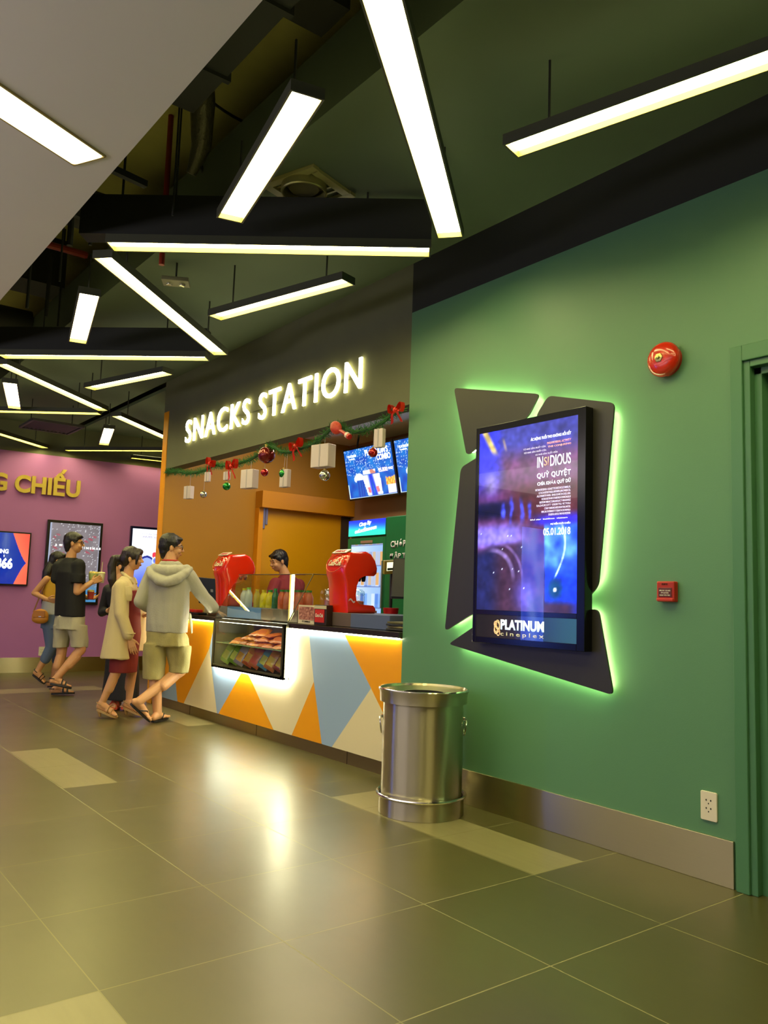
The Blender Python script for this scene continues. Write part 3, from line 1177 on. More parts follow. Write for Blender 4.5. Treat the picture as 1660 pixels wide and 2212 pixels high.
obj('cover_glass', box(BM(), FX - .001, FX + .0012, y0 + .05, y1 - .026, z0 + .034, z1 - .036), glass('screen_glass', facing=.0), t)

# ------------------------------------------------------------------ steel litter bin
t = thing('litter_bin', 'brushed steel cylindrical litter bin with an open ring lid, standing by the green wall', 'bin', (3.115, 3.62, 0))
c0 = (3.115, 3.62, 0)
bm = BM()
lathe(bm, [(0, .001), (.243, .001), (.243, .10), (.239, .104)], c0, 64)
obj('base_ring', bm, M_steel, t, smooth=True)
bm = BM()
lathe(bm, [(.232, .10), (.232, .64)], c0, 64)
obj('bin_body', bm, M_steel, t, smooth=True)
bm = BM()
torus(bm, (c0[0], c0[1], .106), .252, .009, n=64)
obj('bumper_ring', bm, M_chrome, t, smooth=True)
bm = BM()
lathe(bm, [(.233, .615), (.252, .618), (.254, .672), (.262, .684), (.262, .692), (.252, .694), (.246, .682), (.16, .668), (.118, .668)], c0, 64)
obj('lid', bm, M_steel, t, smooth=True)
bm = BM()
torus(bm, (c0[0], c0[1], .690), .257, .006, n=64)
obj('rim', bm, M_chrome, t, smooth=True)
obj('inner_liner', lathe(BM(), [(.1182, .669), (.114, .60), (.112, .45), (0, .45)], c0, 32), M_blackm, t)
for sgn in (-1, 1):
    dx, dy = .785 * sgn, -.62 * sgn
    hx, hy = c0[0] + dx * .236, c0[1] + dy * .236
    bm = BM()
    cc = Vector((hx + dx * .008, hy + dy * .008, .525))
    tv = Vector((-dy, dx, 0))
    pts = [cc + tv * (.038 * math.sin(2 * PI * k / 24)) + Vector((dx, dy, 0)) * .006 * math.cos(2 * PI * k / 24) + Vector((0, 0, .046 * (math.cos(2 * PI * k / 24) - 1))) for k in range(25)]
    tube(bm, pts, .0042, 8, caps=False)
    hr = obj('ring_handle', bm, M_chrome, t, smooth=True)
    bm = BM()
    mbox(Matrix.Translation((hx, hy, .528)) @ Matrix.Rotation(math.atan2(dy, dx), 4, 'Z'), .014, .03, .018, bm)
    obj('handle_lug', bm, M_chrome, hr, bevel=.003)

# ------------------------------------------------------------------ snack counter
T, B = .935, .10
M_or = mat('counter_orange', (238, 158, 0), .38)
M_cr = mat('counter_cream', (226, 212, 172), .38)
M_bl = mat('counter_blue', (150, 176, 208), .38)
t = thing('snack_counter', 'snack counter with orange, cream and light blue triangle front and dark worktop', 'counter', (3.75, 6.38, 0))
polys = [([(4.949, T), (4.594, .574), (4.264, .235), (4.264, T)], 0),
         ([(4.594, .574), (5.05, B), (4.264, B), (4.264, .235)], 1),
         ([(5.433, T), (4.949, T), (4.594, .574), (5.05, B), (5.185, B), (5.329, .547)], 2),
         ([(5.329, .547), (5.185, B), (5.62, B)], 0),
         ([(5.70, T), (5.433, T), (5.329, .547), (5.62, B), (5.905, B), (6.39, .515), (5.70, .515)], 1),
         ([(6.39, .515), (5.905, B), (6.91, B), (6.50, .515)], 0),
         ([(6.50, .515), (6.91, B), (6.94, B), (7.175, .674), (7.08, T), (7.0, T), (7.0, .515)], 2),
         ([(7.175, .674), (6.94, B), (7.68, B)], 1),
         ([(7.08, T), (7.175, .674), (7.68, B), (7.83, B), (7.9, .283), (8.35, B), (8.498, B), (8.498, T)], 0),
         ([(7.9, .283), (7.83, B), (8.35, B)], 2)]
bm = BM()
for pts, mi in polys:
    prism_x(bm, pts, WX, WX + .018, mi)
obj('front_panel', bm, [M_or, M_cr, M_bl], t)
obj('plinth', box(BM(), WX + .034, WX + .05, 4.264, 8.498, 0, B), M_steel_h, t)
bm = BM()
for y in (6.249, 7.6, 4.9):
    box(bm, WX + .0325, WX + .036, y - .002, y + .002, 0, B)
obj('plinth_joints', bm, M_blackm, t)
bm = BM()
box(bm, WX - .03, 4.12, 4.264, 5.69, T + .004, .978)
box(bm, WX - .03, 4.12, 7.01, 8.498, T + .004, .978)
box(bm, 3.80, 4.12, 5.69, 7.01, T + .004, .978)
obj('worktop', bm, mat('dark_worktop', (36, 32, 26), .22), t, bevel=.003)
bm = BM()
box(bm, 4.06, 4.09, 4.264, 8.498, 0, T)
box(bm, WX + .05, 4.06, 4.266, 4.29, B, T)
obj('carcass', bm, M_blackm, t)
for q in ((4.28, 5.66), (7.04, 8.48)):
    obj('led_strip', box(BM(), WX - .018, WX - .006, *q, T - .006, T + .003), M_led, t)

# glazed case let into the counter
t = thing('snack_display_case', 'dark framed glass snack case let into the counter front, with slanted glass above', 'display case', (3.55, 6.35, .5))
CX = 3.405
cy0, cy1, cz0, cz1 = 5.705, 6.992, .522, .965
M_case = mat('case_metal', (78, 74, 56), .35, .5)
bm = BM()
fw = .035
box(bm, CX, 3.80, cy0, cy0 + .012, cz0, cz1)
box(bm, CX, 3.80, cy1 - .012, cy1, cz0, cz1)
box(bm, CX, 3.80, cy0, cy1, cz0, cz0 + .02)
box(bm, 3.78, 3.80, cy0, cy1, cz0, cz1)
box(bm, CX, CX + .02, cy0, cy0 + fw, cz0, cz1)
box(bm, CX, CX + .02, cy1 - fw, cy1, cz0, cz1)
box(bm, CX, CX + .02, cy0, cy1, cz0, cz0 + fw)
box(bm, CX, CX + .02, cy0, cy1, cz1 - .022, cz1)
obj('case_body', bm, M_case, t, bevel=.002)
obj('shelf', box(BM(), CX + .03, 3.77, cy0 + .014, cy1 - .014, .745, .753), mat('shelf_glass_green', (150, 170, 130), .2), t)
obj('front_glass', box(BM(), CX + .006, CX + .010, cy0 + fw, cy1 - fw, cz0 + fw, cz1 - .022), glass('case_glass', (.93, .97, .92), facing=.04), t)
bm = BM()
box(bm, 3.45, 3.47, cy0 + .04, cy1 - .04, cz1 - .03, cz1 - .024)
obj('case_lamp', bm, emit('case_lamp_glow', (1, .95, .7), 7.), t)
for q in ((cy0 - .012, cy0 - .002, cz0, T), (cy1 + .002, cy1 + .010, cz0, T), (cy0 - .01, cy1 + .01, cz0 - .010, cz0 - .002)):
    obj('led_strip', box(BM(), WX - .030, WX - .012, *q), emit('led_case', LED_C, 80.), t)
# deck and upper glass
bm = BM()
box(bm, 3.56, 4.0, 5.76, 6.375, .98, 1.078)
obj('steel_deck', bm, mat('deck_steel', (150, 142, 122), .3, .8), t, bevel=.003)
obj('blue_deck', box(BM(), 3.56, 4.0, 6.38, 7.03, .98, 1.078), mat('deck_blue', (84, 124, 176), .4), t, bevel=.003)
gz0, gz1, gx0, gx1 = .972, 1.385, 3.43, 3.665
bm = BM()
prism_y(bm, [(gx0, gz0), (gx1, gz1), (gx1 + .004, gz1 - .002), (gx0 + .004, gz0 - .002)], cy0, 7.03)
obj('slanted_glass', bm, glass('slant_glass', (.95, .97, .95), facing=.10), t)
bm = BM()
prism_y(bm, [(gx0 + .01, gz0), (gx1 + .006, gz1), (3.83, gz1), (3.83, gz0)], cy0 - .004, cy0)
obj('side_glass', bm, glass('slant_glass', facing=.1), t)
bm = BM()
prism_y(bm, [(gx0 + .01, gz0), (gx1 + .006, gz1), (3.83, gz1), (3.83, gz0)], 7.028, 7.032)
obj('side_glass', bm, glass('slant_glass', facing=.1), t)
bm = BM()
box(bm, gx1, 3.83, cy0, 7.03, gz1, gz1 + .005)
obj('top_glass', bm, glass('slant_glass', facing=.1), t)
bm = BM()
tube(bm, [(gx0, cy0 - .002, gz0), (gx1, cy0 - .002, gz1)], .0035, 6)
tube(bm, [(gx1, cy0, gz1), (gx1, 7.03, gz1)], .0028, 6)
tube(bm, [(gx1, cy0 - .002, gz1), (3.83, cy0 - .002, gz1)], .003, 6)
obj('glass_edging', bm, mat('edge_dark', (40, 40, 32), .4), t)

# snack bags, orange snacks, bottles --------------------------------
def bag(name, col, col2, w, h, loc, rz, lean, label, group, foil=True, thick=.05, roll=0.):
    t = bpy.data.objects.new(name, None)
    C.objects.link(t)
    M0 = Matrix.Translation(loc) @ Matrix.Rotation(rz, 4, 'Z') @ Matrix.Rotation(lean, 4, 'X') @ Matrix.Rotation(roll, 4, 'Y')
    t.matrix_world = M0
    WM[t.name] = M0
    tag(t, label, 'snack', group)
    n, m = 10, 12
    for part in ('bag_body',):
        bm = BM()
        for side in (-1, 1):
            g = []
            for i in range(n + 1):
                row = []
                for j in range(m + 1):
                    u, v = i / n * 2 - 1, j / m * 2 - 1
                    th = max(0, (1 - u ** 4) * (1 - abs(v) ** 3)) ** .6
                    cr = noise.noise(Vector((u * 4, v * 4 + loc[1] * 9, side))) * .006 * (1 - th * .3)
                    row.append(bm.verts.new((u * w / 2 * (1 - .05 * (1 - abs(v))), side * (th * thick / 2) + cr, h / 2 + v * h / 2)))
                g.append(row)
            for i in range(n):
                for j in range(m):
                    f = bm.faces.new((g[i][j], g[i + 1][j], g[i + 1][j + 1], g[i][j + 1]))
                    f.material_index = 1 if (abs(i - n / 2 + .5) < 3.5 and 2 <= j <= 6) else (2 if j >= m - 1 else 0)
        obj(part, bm, [col, col2, M_foil], t, smooth=True, angle=60, local=True)
    return t


M_foil = mat('bag_foil', (200, 196, 180), .25, .8)


def pm(r, g, b_):
    return mat('pack_%d_%d_%d' % (r, g, b_), (r, g, b_), .25, coat=.4)


cols = [((150, 180, 60), (200, 200, 80), 'green and yellow'), ((120, 160, 50), (210, 210, 90), 'lime green'), ((150, 130, 160), (220, 150, 40), 'silver and orange'),
        ((190, 70, 30), (230, 160, 30), 'red and yellow'), ((200, 90, 40), (210, 70, 40), 'orange-red'), ((80, 140, 180), (210, 200, 80), 'light blue'),
        ((200, 110, 60), (230, 180, 60), 'tan and yellow'), ((150, 60, 60), (220, 170, 70), 'maroon'), ((160, 190, 60), (220, 210, 80), 'bright green')]
yy = 6.90
for k, (c1, c2, nme) in enumerate(cols):
    bag('snack_bag', pm(*c1), pm(*c2), .14, .19, (3.50 + .012 * (k % 2), yy + .03, .568), R_(-72), R_(-22),
        nme + ' snack bag standing in the lower shelf of the counter case', 'snack bags in the lower shelf', roll=R_(20))
    yy -= .138
random.seed(11)
M_os = pm(222, 128, 40)
M_os2 = pm(204, 104, 44)
M_os3 = pm(214, 110, 62)
k = 0
for row, z0_ in ((0, .757), (1, .80), (2, .84)):
    for j in range((8, 6, 3)[row]):
        y = 6.62 - row * .11 - j * .115 + random.uniform(-.015, .015)
        if y < 5.76:
            continue
        bag('snack_packet', (M_os, M_os2, M_os3)[k % 3], (M_os2, M_os3, M_os)[k % 3], .13, .15, (3.44 + row * .03 + random.uniform(0, .02), y, z0_), R_(-75 + random.uniform(-25, 25)), R_(-72 + random.uniform(-8, 8)),
            'orange snack packet heaped on the upper shelf of the counter case', 'orange snack packets on the upper shelf', thick=.035)
        k += 1
# drink bottles on the deck
def bottle(x, y, z, h, r, body, capc, name, label, group, neck=.35):
    t = thing(name, label, 'bottle', (x, y, z), 0, group)
    bm = BM()
    lathe(bm, [(0, .001), (r * .92, .001), (r, .008), (r, h * .62), (r * .8, h * .74), (r * neck, h * .86), (r * neck, h * .92)], (x, y, z), 20)
    obj('bottle_body', bm, body, t, smooth=True)
    bm = BM()
    lathe(bm, [(r * neck * 1.15, h * .90), (r * neck * 1.15, h), (0, h)], (x, y, z), 16)
    obj('bottle_cap', bm, capc, t, smooth=True)
    return t


def bmat(r, g, b_):
    return mat('drink_%d_%d_%d' % (r, g, b_), (r, g, b_), .2, coat=.3)


DZ = 1.0795
for k, (x, y, h, r, c1, c2, nme) in enumerate((
        (3.70, 7.0 - .03, .175, .036, (206, 206, 200), (214, 200, 40), 'white bottle with a yellow cap at the left end of the deck'),
        (3.70, 6.88, .185, .036, (200, 206, 200), (130, 190, 70), 'white bottle with a green cap, second from the left end of the deck'),
        (3.71, 6.735, .17, .032, (196, 170, 60), (226, 190, 30), 'pale yellow bottle beside the white bottles'),
        (3.71, 6.60, .165, .040, (226, 206, 20), (226, 196, 20), 'bright yellow bottle in the middle of the deck'),
        (3.71, 6.49, .165, .040, (222, 200, 24), (50, 150, 60), 'bright yellow bottle with a green cap beside the dark green one'),
        (3.70, 6.38, .18, .030, (40, 110, 74), (50, 150, 70), 'dark green bottle in the middle of the deck'))):
    bottle(x, y, DZ, h, r, bmat(*c1), bmat(*c2), 'drink_bottle', nme, 'bottles behind the slanted glass', neck=.5)
for k in range(8):
    y, x = 6.26 - (k % 4) * .095, 3.70 + (k // 4) * .1
    bottle(x, y, DZ, .17, .038, bmat(196, 110, 84) if k % 2 else bmat(206, 96, 60), bmat(60, 140, 50), 'juice_bottle', 'orange-red juice bottle with a green cap behind the slanted glass', 'juice bottles with green caps', neck=.55)
# clear cups/jars right of the case
M_jar = glass('jar_glass', (.93, .92, .90), facing=.16)
t = thing('plastic_jar_tray', 'clear jars tray of pink sweets between the slanted glass and the big red fountain', 'tray', (3.95, 5.6, .98))
box_ = box(BM(), 3.84, 4.08, 5.36, 5.92, .98, 1.10)
obj('tray_body', box_, mat('tray_pink', (176, 140, 130), .4), t, bevel=.005)
for k in range(6):
    x, y = 3.90 + (k // 3) * .1, 5.80 - (k % 3) * .14
    jt = thing('sweet_jar', 'clear plastic jar of pink sweets with a domed lid behind the small picture card', 'jar', (x, y, 1.102), 0, 'clear sweet jars')
    bm = BM()
    lathe(bm, [(0, .0), (.05, .0), (.052, .01), (.052, .11), (.046, .12)], (x, y, 1.102), 20)
    obj('jar_body', bm, M_jar, jt, smooth=True)
    lathe_ = lathe(BM(), [(0, .004), (.046, .004), (.046, .07), (0, .075)], (x, y, 1.102), 16)
    obj('sweets', lathe_, mat('sweets_pink', (200, 120, 104), .5, noise_amt=.5, nscale=60.), jt, smooth=True)
    bm = BM()
    lathe(bm, [(.048, .118), (.054, .122), (.05, .15), (.03, .168), (.0, .172)], (x, y, 1.102), 20)
    obj('jar_lid', bm, glass('lid_glass', (.85, .95, .9), facing=.25), jt, smooth=True)
# small signs on the counter
t = thing('picture_card', 'small standing picture card with pinkish photo on the counter by the case', 'card', (3.53, 5.56, .98))
obj('card_board', box(BM(), 3.52, 3.526, 5.435, 5.685, .98, 1.128), mat('card_white', (214, 200, 170), .5), t)


def card_fn(u, v):
    n = noise.noise(Vector((u * 9, v * 7, 3)))
    return mixc((120, 56, 50), (206, 150, 130), .5 + n)


bm = BM()
g = [[bm.verts.new((3.5185, 5.675 - .23 * i / 20, 1.01 + .105 * j / 12)) for j in range(13)] for i in range(21)]
for i in range(20):
    for j in range(12):
        bm.faces.new((g[i][j], g[i + 1][j], g[i + 1][j + 1], g[i][j + 1]))
m = bpy.data.materials.new('card_print')
m.use_nodes = True
a_ = m.node_tree.nodes.new('ShaderNodeAttribute')
a_.attribute_name = 'pic'
m.node_tree.links.new(a_.outputs['Color'], m.node_tree.nodes['Principled BSDF'].inputs['Base Color'])
cp = obj('card_picture', bm, m, t)
at = cp.data.color_attributes.new('pic', 'FLOAT_COLOR', 'POINT')
k = 0
for i in range(21):
    for j in range(13):
        at.data[k].color = (*lin([max(0, min(255, q)) for q in card_fn(i / 20, j / 12)]), 1)
        k += 1
obj('lettering', place(text_bm('COMBO', .012, .12, .001, .02), (3.518, 5.62, .992), (0, -1, 0), (0, 0, 1)), M_blackm, t)
t = thing('red_sign_block', 'small red sign block standing right of the picture card', 'sign', (3.53, 5.33, .98))
obj('block', box(BM(), 3.50, 3.56, 5.245, 5.415, .98, 1.135), mat('sign_black', (40, 26, 24), .4), t, bevel=.003)
obj('red_face', box(BM(), 3.496, 3.501, 5.27, 5.40, 1.0, 1.10), mat('sign_red', (196, 40, 32), .4), t)
obj('pale_band', box(BM(), 3.496, 3.501, 5.245, 5.415, 1.105, 1.13), mat('sign_cream', (190, 180, 150), .5), t)
obj('lettering', place(text_bm('Coca-Cola', .028, .11, .001, .02, .2), (3.495, 5.392, 1.04), (0, -1, 0), (0, 0, 1)), mat('white_print', (230, 226, 214), .5), t)
# risers under the right fountain
t = thing('fountain_riser', 'low grey and blue riser box under the right red fountain', 'riser', (3.75, 4.9, .98))
obj('grey_side', box(BM(), 3.56, 3.98, 5.0, 5.34, .98, 1.083), mat('riser_grey', (112, 96, 84), .35, .3), t, bevel=.003)
obj('blue_side', box(BM(), 3.556, 3.98, 4.52, 4.997, .98, 1.083), mat('riser_blue', (84, 96, 130), .4), t, bevel=.003)
t = thing('fountain_riser', 'low dark riser box under the left red fountain', 'riser', (3.75, 7.25, .98))
obj('riser_body', box(BM(), 3.57, 3.98, 7.06, 7.46, .98, 1.078), mat('riser_dark', (90, 66, 50), .35, .3), t, bevel=.003)

# red drink fountains ------------------------------------------------
def fountain(x, y, z, w, label, sc=1.):
    t = thing('drink_fountain', label, 'drink dispenser', (x, y, z))
    P_ = [(.035, 0), (.315, 0), (.32, .022), (.30, .042), (.15, .05), (.115, .075), (.105, .13), (.112, .22), (.135, .285), (.19, .312), (.295, .315), (.318, .335),
          (.322, .38), (.30, .44), (.255, .492), (.20, .512), (.14, .502), (.06, .500), (.035, .490), (.0, .43), (-.018, .37), (-.012, .315), (.012, .25), (.022, .15)]
    n = len(P_)
    bm = BM()
    # the body swells towards the middle of its width
    lay = []
    for yy_, s in ((0, .90), (.02, .965), (.06, 1.), (.5, 1.015), (.94, 1.), (.98, .965), (1., .90)):
        cx, cz = .14, .26
        lay.append([bm.verts.new((x + (cx + (px_ - cx) * (s if not (.05 < pz < .3 and px_ > .1) else 2 - s)) * sc, y + yy_ * w, z + max(0, (cz + (pz - cz) * s)) * sc)) for px_, pz in P_])
    for a, b in zip(lay[:-1], lay[1:]):
        for k in range(n):
            bm.faces.new((a[k], a[(k + 1) % n], b[(k + 1) % n], b[k]))
    bm.faces.new(lay[0])
    bm.faces.new(lay[-1][::-1])
    zm = min(v.co.z for v in bm.verts)
    for v in bm.verts:
        v.co.z += z - zm + .0005
    obj('fountain_body', bm, mat('fountain_red', (224, 40, 10), .16, coat=.8), t, smooth=True, angle=50)
    for k in range(3):
        bm = BM()
        c = (x + (.175 + k * .047) * sc, y + w * .45, z + .262 * sc)
        lathe(bm, [(0, .0), (.012, .0), (.017, .014), (.020, .055), (0, .055)], c, 14)
        obj('nozzle', bm, mat('nozzle_dark', (16, 20, 40), .3), t, smooth=True)
    # slanted front badge with a raised oval, lettering and top plate
    n0 = Vector((x - .014 * sc, y + w * .5, z + .405 * sc))
    up = Vector((.38, 0, 1)).normalized()
    pts = [n0 + Vector((0, -1, 0)) * (w * .40 * math.cos(k * PI / 16)) + up * (.075 * math.sin(k * PI / 16)) + up.cross(Vector((0, 1, 0))) * .0 for k in range(32)]
    bm = BM()
    tube(bm, [p_ + Vector((-.006, 0, .002)) for p_ in pts] + [pts[0] + Vector((-.006, 0, .002))], .0035, 6, caps=False)
    obj('badge_rim', bm, mat('badge_rim_red', (226, 90, 40), .2, coat=.8), t, smooth=True)
    obj('lettering', place(text_bm('Coca-Cola', .05, w * .62, .002, .03, .3), n0 + Vector((-.012, w * .31, -.02)), (0, -1, 0), up), mat('badge_white', (240, 226, 196), .3), t)
    bm = BM()
    mbox(Matrix.Translation((x + .045 * sc, y + w * .5, z + .508 * sc)) @ Matrix.Rotation(R_(-28), 4, 'Y'), .06, w * .72, .008, bm)
    obj('top_plate', bm, mat('plate_white', (226, 214, 190), .3), t, bevel=.002)
    obj('lettering', place(text_bm('DRINK', .03, w * .5, .002, .03), Vector((x + .024 * sc, y + w * .75, z + .502 * sc)), (0, -1, 0), Vector((.88, 0, .47))), mat('plate_red', (190, 30, 20), .4), t)
    # wave ribbon on the side
    bm = BM()
    pv = []
    for k in range(15):
        u = k / 14
        xx = x + (.03 + .065 * u) * sc
        zz = z + (.10 + .012 * math.sin(u * 6)) * sc
        pv.append((bm.verts.new((xx, y - .002, zz - .006)), bm.verts.new((xx, y - .002, zz + .008 * (1.2 - abs(u - .5))))))
    for a, b in zip(pv[:-1], pv[1:]):
        bm.faces.new((a[0], b[0], b[1], a[1]))
    obj('wave_ribbon', bm, mat('ribbon_white', (214, 190, 214), .3), t)
    # drip tray
    bm = BM()
    box(bm, x + .15 * sc, x + .30 * sc, y + w * .15, y + w * .85, z + .047 * sc, z + .055 * sc)
    obj('drip_tray', bm, M_black, t)
    return t


fountain(3.54, 5.05, 1.0835, .27, 'large glossy red drink fountain at the right end of the counter', .93)
fountain(3.58, 7.13, 1.0785, .27, 'glossy red drink fountain behind the hooded boy, left of the slanted glass')

# tills, stacks and other counter things ------------------------------
t = thing('till_screen', 'black till screen on the counter between the hooded boy and the left fountain', 'till', (3.72, 7.66, .98))
bm = BM()
Mt = Matrix.Translation((3.74, 7.78, 1.22)) @ Matrix.Rotation(R_(-14), 4, 'X') @ Matrix.Rotation(R_(10), 4, 'Z')
mbox(Mt, .30, .03, .27, bm)
obj('monitor_back', bm, M_black, t, bevel=.008)
obj('stand', tube(BM(), [(3.74, 7.82, .98), (3.74, 7.80, 1.12)], .025, 12), M_black, t)
obj('foot', box(BM(), 3.64, 3.84, 7.74, 7.92, .9785, 1.0), M_black, t, bevel=.005)
bm = BM()
mbox(Mt @ Matrix.Translation((0, -.018, 0)), .03, .004, .03, bm)
obj('maker_mark', bm, mat('mark_grey', (120, 122, 120), .4), t)
t = thing('receipt_printer', 'pale receipt printer on the counter left of the left fountain', 'printer', (3.66, 7.55, .98))
obj('printer_body', box(BM(), 3.60, 3.74, 7.50, 7.62, .9785, 1.085), mat('printer_grey', (150, 146, 128), .4), t, bevel=.008)
obj('paper_slot', box(BM(), 3.62, 3.72, 7.54, 7.56, 1.084, 1.087), M_black, t)
t = thing('tray_of_snacks', 'low dark tray with red packets on the counter in front of the hooded boy', 'tray', (3.58, 7.75, .98))
obj('tray_body', box(BM(), 3.50, 3.60, 7.55, 7.95, .9785, 1.0), M_black, t, bevel=.004)
for k in range(3):
    obj('red_packet', box(BM(), 3.51, 3.58, 7.60 + k * .11, 7.67 + k * .11, 1.0, 1.03), mat('packet_red', (190, 40, 30), .4), t, bevel=.005)
t = thing('customer_display', 'small tilted customer display glowing pale yellow beside the right fountain', 'display', (4.28, 5.45, .98))
Mt = Matrix.Translation((4.22, 5.33, 1.47)) @ Matrix.Rotation(R_(-8), 4, 'Z') @ Matrix.Rotation(R_(12), 4, 'X') @ Matrix.Rotation(R_(-6), 4, 'Y')
obj('display_case', mbox(Mt, .20, .035, .115), mat('display_olive', (150, 140, 70), .4), t, bevel=.004)
bm = BM()
mbox(Mt @ Matrix.Translation((.004, -.019, .008)), .165, .003, .072, bm)
obj('lit_panel', bm, emit('display_glow', (.95, .95, .6), 1.2), t)
bm = BM()
mbox(Mt @ Matrix.Translation((-.03, -.021, -.014)), .09, .002, .02, bm)
obj('dark_bar', bm, mat('bar_teal', (60, 84, 70), .4), t)
obj('pole', tube(BM(), [(4.22, 5.36, .98), (4.22, 5.36, 1.43)], .014, 10), M_black, t)
t = thing('till_terminal', 'black till terminal behind the right end of the counter', 'till', (4.1, 4.75, .98))
Mt = Matrix.Translation((4.02, 4.78, 1.36)) @ Matrix.Rotation(R_(-50), 4, 'Z') @ Matrix.Rotation(R_(-14), 4, 'X')
obj('terminal_screen', mbox(Mt, .40, .04, .32), M_black, t, bevel=.01)
obj('terminal_stand', tube(BM(), [(4.04, 4.80, .98), (4.04, 4.80, 1.3)], [.06, .035], 12), M_black, t)
obj('terminal_base', box(BM(), 4.0, 4.11, 4.65, 4.97, .9785, 1.01), M_black, t, bevel=.006)
bm = BM()
lathe(bm, [(0, 0), (.045, 0), (.062, .14), (.064, .15), (0, .15)], (4.02, 5.10, .9785), 20)
tag(obj('red_paper_cup', bm, mat('cup_red', (190, 20, 30), .35), smooth=True), 'dark red paper cup peeking out behind the right fountain', 'cup')
for k in range(4):
    bm = BM()
    mbox(Matrix.Translation((3.60 + .006 * (k % 2), 4.42, .990 + k * .0155)) @ Matrix.Rotation(R_((3, -4, 6, -2)[k]), 4, 'Z'), .15, .20, .013, bm)
    tag(obj('menu_folder', bm, mat('folder_%d' % k, ((52, 50, 34), (120, 112, 70), (40, 40, 30), (96, 90, 54))[k], .45), bevel=.002),
        'dark menu folder in the stack at the right end of the counter, %s' % ('lowest', 'second from below', 'third from below', 'topmost')[k], 'folder', 'stacked folders on the counter')
t = thing('napkin_box', 'olive brown napkin box at the right end of the counter behind the folders', 'box', (3.86, 4.45, .98))
obj('box_body', box(BM(), 3.78, 3.96, 4.36, 4.52, .9785, 1.12), mat('napkin_brown', (120, 104, 60), .5), t, bevel=.004)
obj('napkins', box(BM(), 3.80, 3.94, 4.40, 4.48, 1.12, 1.128), mat('napkin_white', (200, 190, 150), .8), t)

# ------------------------------------------------------------------ lit sign letters
def letters(body, W, H, depth, origin, xdir, ydir, bold, merge, mface, mside, t, name='letter', shear=0., spacing=1.):
    flat = text_bm(body, H, W, 0, bold, shear, spacing)
    for n in islands(flat, merge):
        r = bmesh.ops.extrude_face_region(n, geom=list(n.faces))
        top = [e for e in r['geom'] if isinstance(e, bmesh.types.BMVert)]
        for e in top:
            e.co.z += depth
        tf = {f for f in r['geom'] if isinstance(f, bmesh.types.BMFace)}
        for f in n.faces:
            f.material_index = 0 if f in tf else 1
        obj(name, place(n, origin, xdir, ydir), [mface, mside], t)


t = thing('snack_station_sign', 'white lit letters SNACKS STATION on the dark wall above the counter', 'sign', (WX, 6.38, 2.75))
letters('SNACKS STATION', 3.16, .245, .014, (WX - .012, 7.975, 2.760), (0, -1, 0), (0, 0, 1), .004, .8, emit('letter_face', (1.0, .95, .66), 7.), emit('letter_side', (1.0, .90, .40), 7.), t, spacing=1.16)  # glowing sides and backs added, stand in for the halo on the wall
obj('mounting_rail', box(BM(), WX - .012, WX, 4.85, 7.93, 2.865, 2.885), M_dark, t)
t = thing('screening_room_sign', 'gold letters G CHIẾU high on the purple wall', 'sign', (2.9, pw(2.9), 2.6))
xd = (1, -.0667, 0)
letters('G CHIẾU', 1.20, .395, .05, (2.46, pw(2.46) - .003, 2.53), xd, (0, 0, 1), .035, .5, M_gold, M_gold, t)

# ------------------------------------------------------------------ booth interior
t = thing('sliding_door_frame', 'orange wooden sliding door in a boxed orange frame, in the back of the snack booth', 'door', (5.2, 8.45, 0))
obj('head_box', box(BM(), 4.60, 5.93, 8.33, 8.5, 2.22, 2.42), mat('orange_head', (204, 134, 10), .4), t, bevel=.004)
obj('left_jamb', box(BM(), 4.60, 4.66, 8.40, 8.5, 0, 2.22), M_orange, t, bevel=.003)
obj('door_leaf', box(BM(), 4.66, 5.80, 8.44, 8.495, 0, 2.22), mat('orange_door', (224, 160, 6), .35), t)
obj('right_edge', box(BM(), 5.80, 5.93, 8.42, 8.5, 0, 2.22), mat('dark_recess', (60, 46, 34), .6), t)
bm = BM()
box(bm, 4.665, 4.70, 8.425, 8.44, 1.98, 2.22)
box(bm, 4.705, 4.735, 8.425, 8.44, 2.03, 2.22)
obj('metal_bracket', bm, mat('bracket_metal', (180, 176, 190), .3, .8), t, bevel=.002)

# glass door drinks fridge
t = thing('drinks_fridge', 'green glass door drinks fridge with a lit blue green header in the booth', 'fridge', (5.55, 7.1, 0))
fx, fy0, fy1 = 5.27, 6.80, 7.50
M_fg = mat('fridge_green', (10, 112, 62), .35)
bm = BM()
box(bm, fx + .03, 5.92, fy0, fy1, 0, 2.06)
obj('cabinet', bm, M_fg, t, bevel=.01)


def head_fn(u, v):
    return mixc((40, 225, 180), (20, 50, 235), sstep(.15, .95, v + .15 * (u - .5)))


hs = picture('header_sign', t, (fx - .012, fy1 - .01, 1.885), (0, -1, 0), (0, 0, 1), fy1 - fy0 - .02, .175, 20, 10, head_fn, 1.5)
bm = BM()
box(bm, fx - .008, fx + .03, fy0 + .005, fy1 - .005, 1.88, 2.062)
obj('header_box', bm, M_fg, t, bevel=.006)
obj('lettering', place(text_bm('Chop lây', .055, .22, .002, .03, .2), (fx - .016, 7.28, 1.975), (0, -1, .10), (0, .05, 1)), emit('header_white', (.9, 1, 1), 1.8), hs)
obj('lettering', place(text_bm('cuLacEmnoun', .045, .40, .002, .03, .2), (fx - .016, 7.36, 1.912), (0, -1, .10), (0, .05, 1)), emit('header_white', (.9, 1, 1), 1.8), hs)
bm = BM()
box(bm, fx - .01, fx + .03, fy0, fy0 + .05, .1, 1.86)
box(bm, fx - .01, fx + .03, fy1 - .05, fy1, .1, 1.86)
box(bm, fx - .01, fx + .03, fy0 + .05, fy1 - .05, 1.79, 1.86)
box(bm, fx - .01, fx + .03, fy0 + .05, fy1 - .05, .1, .2)
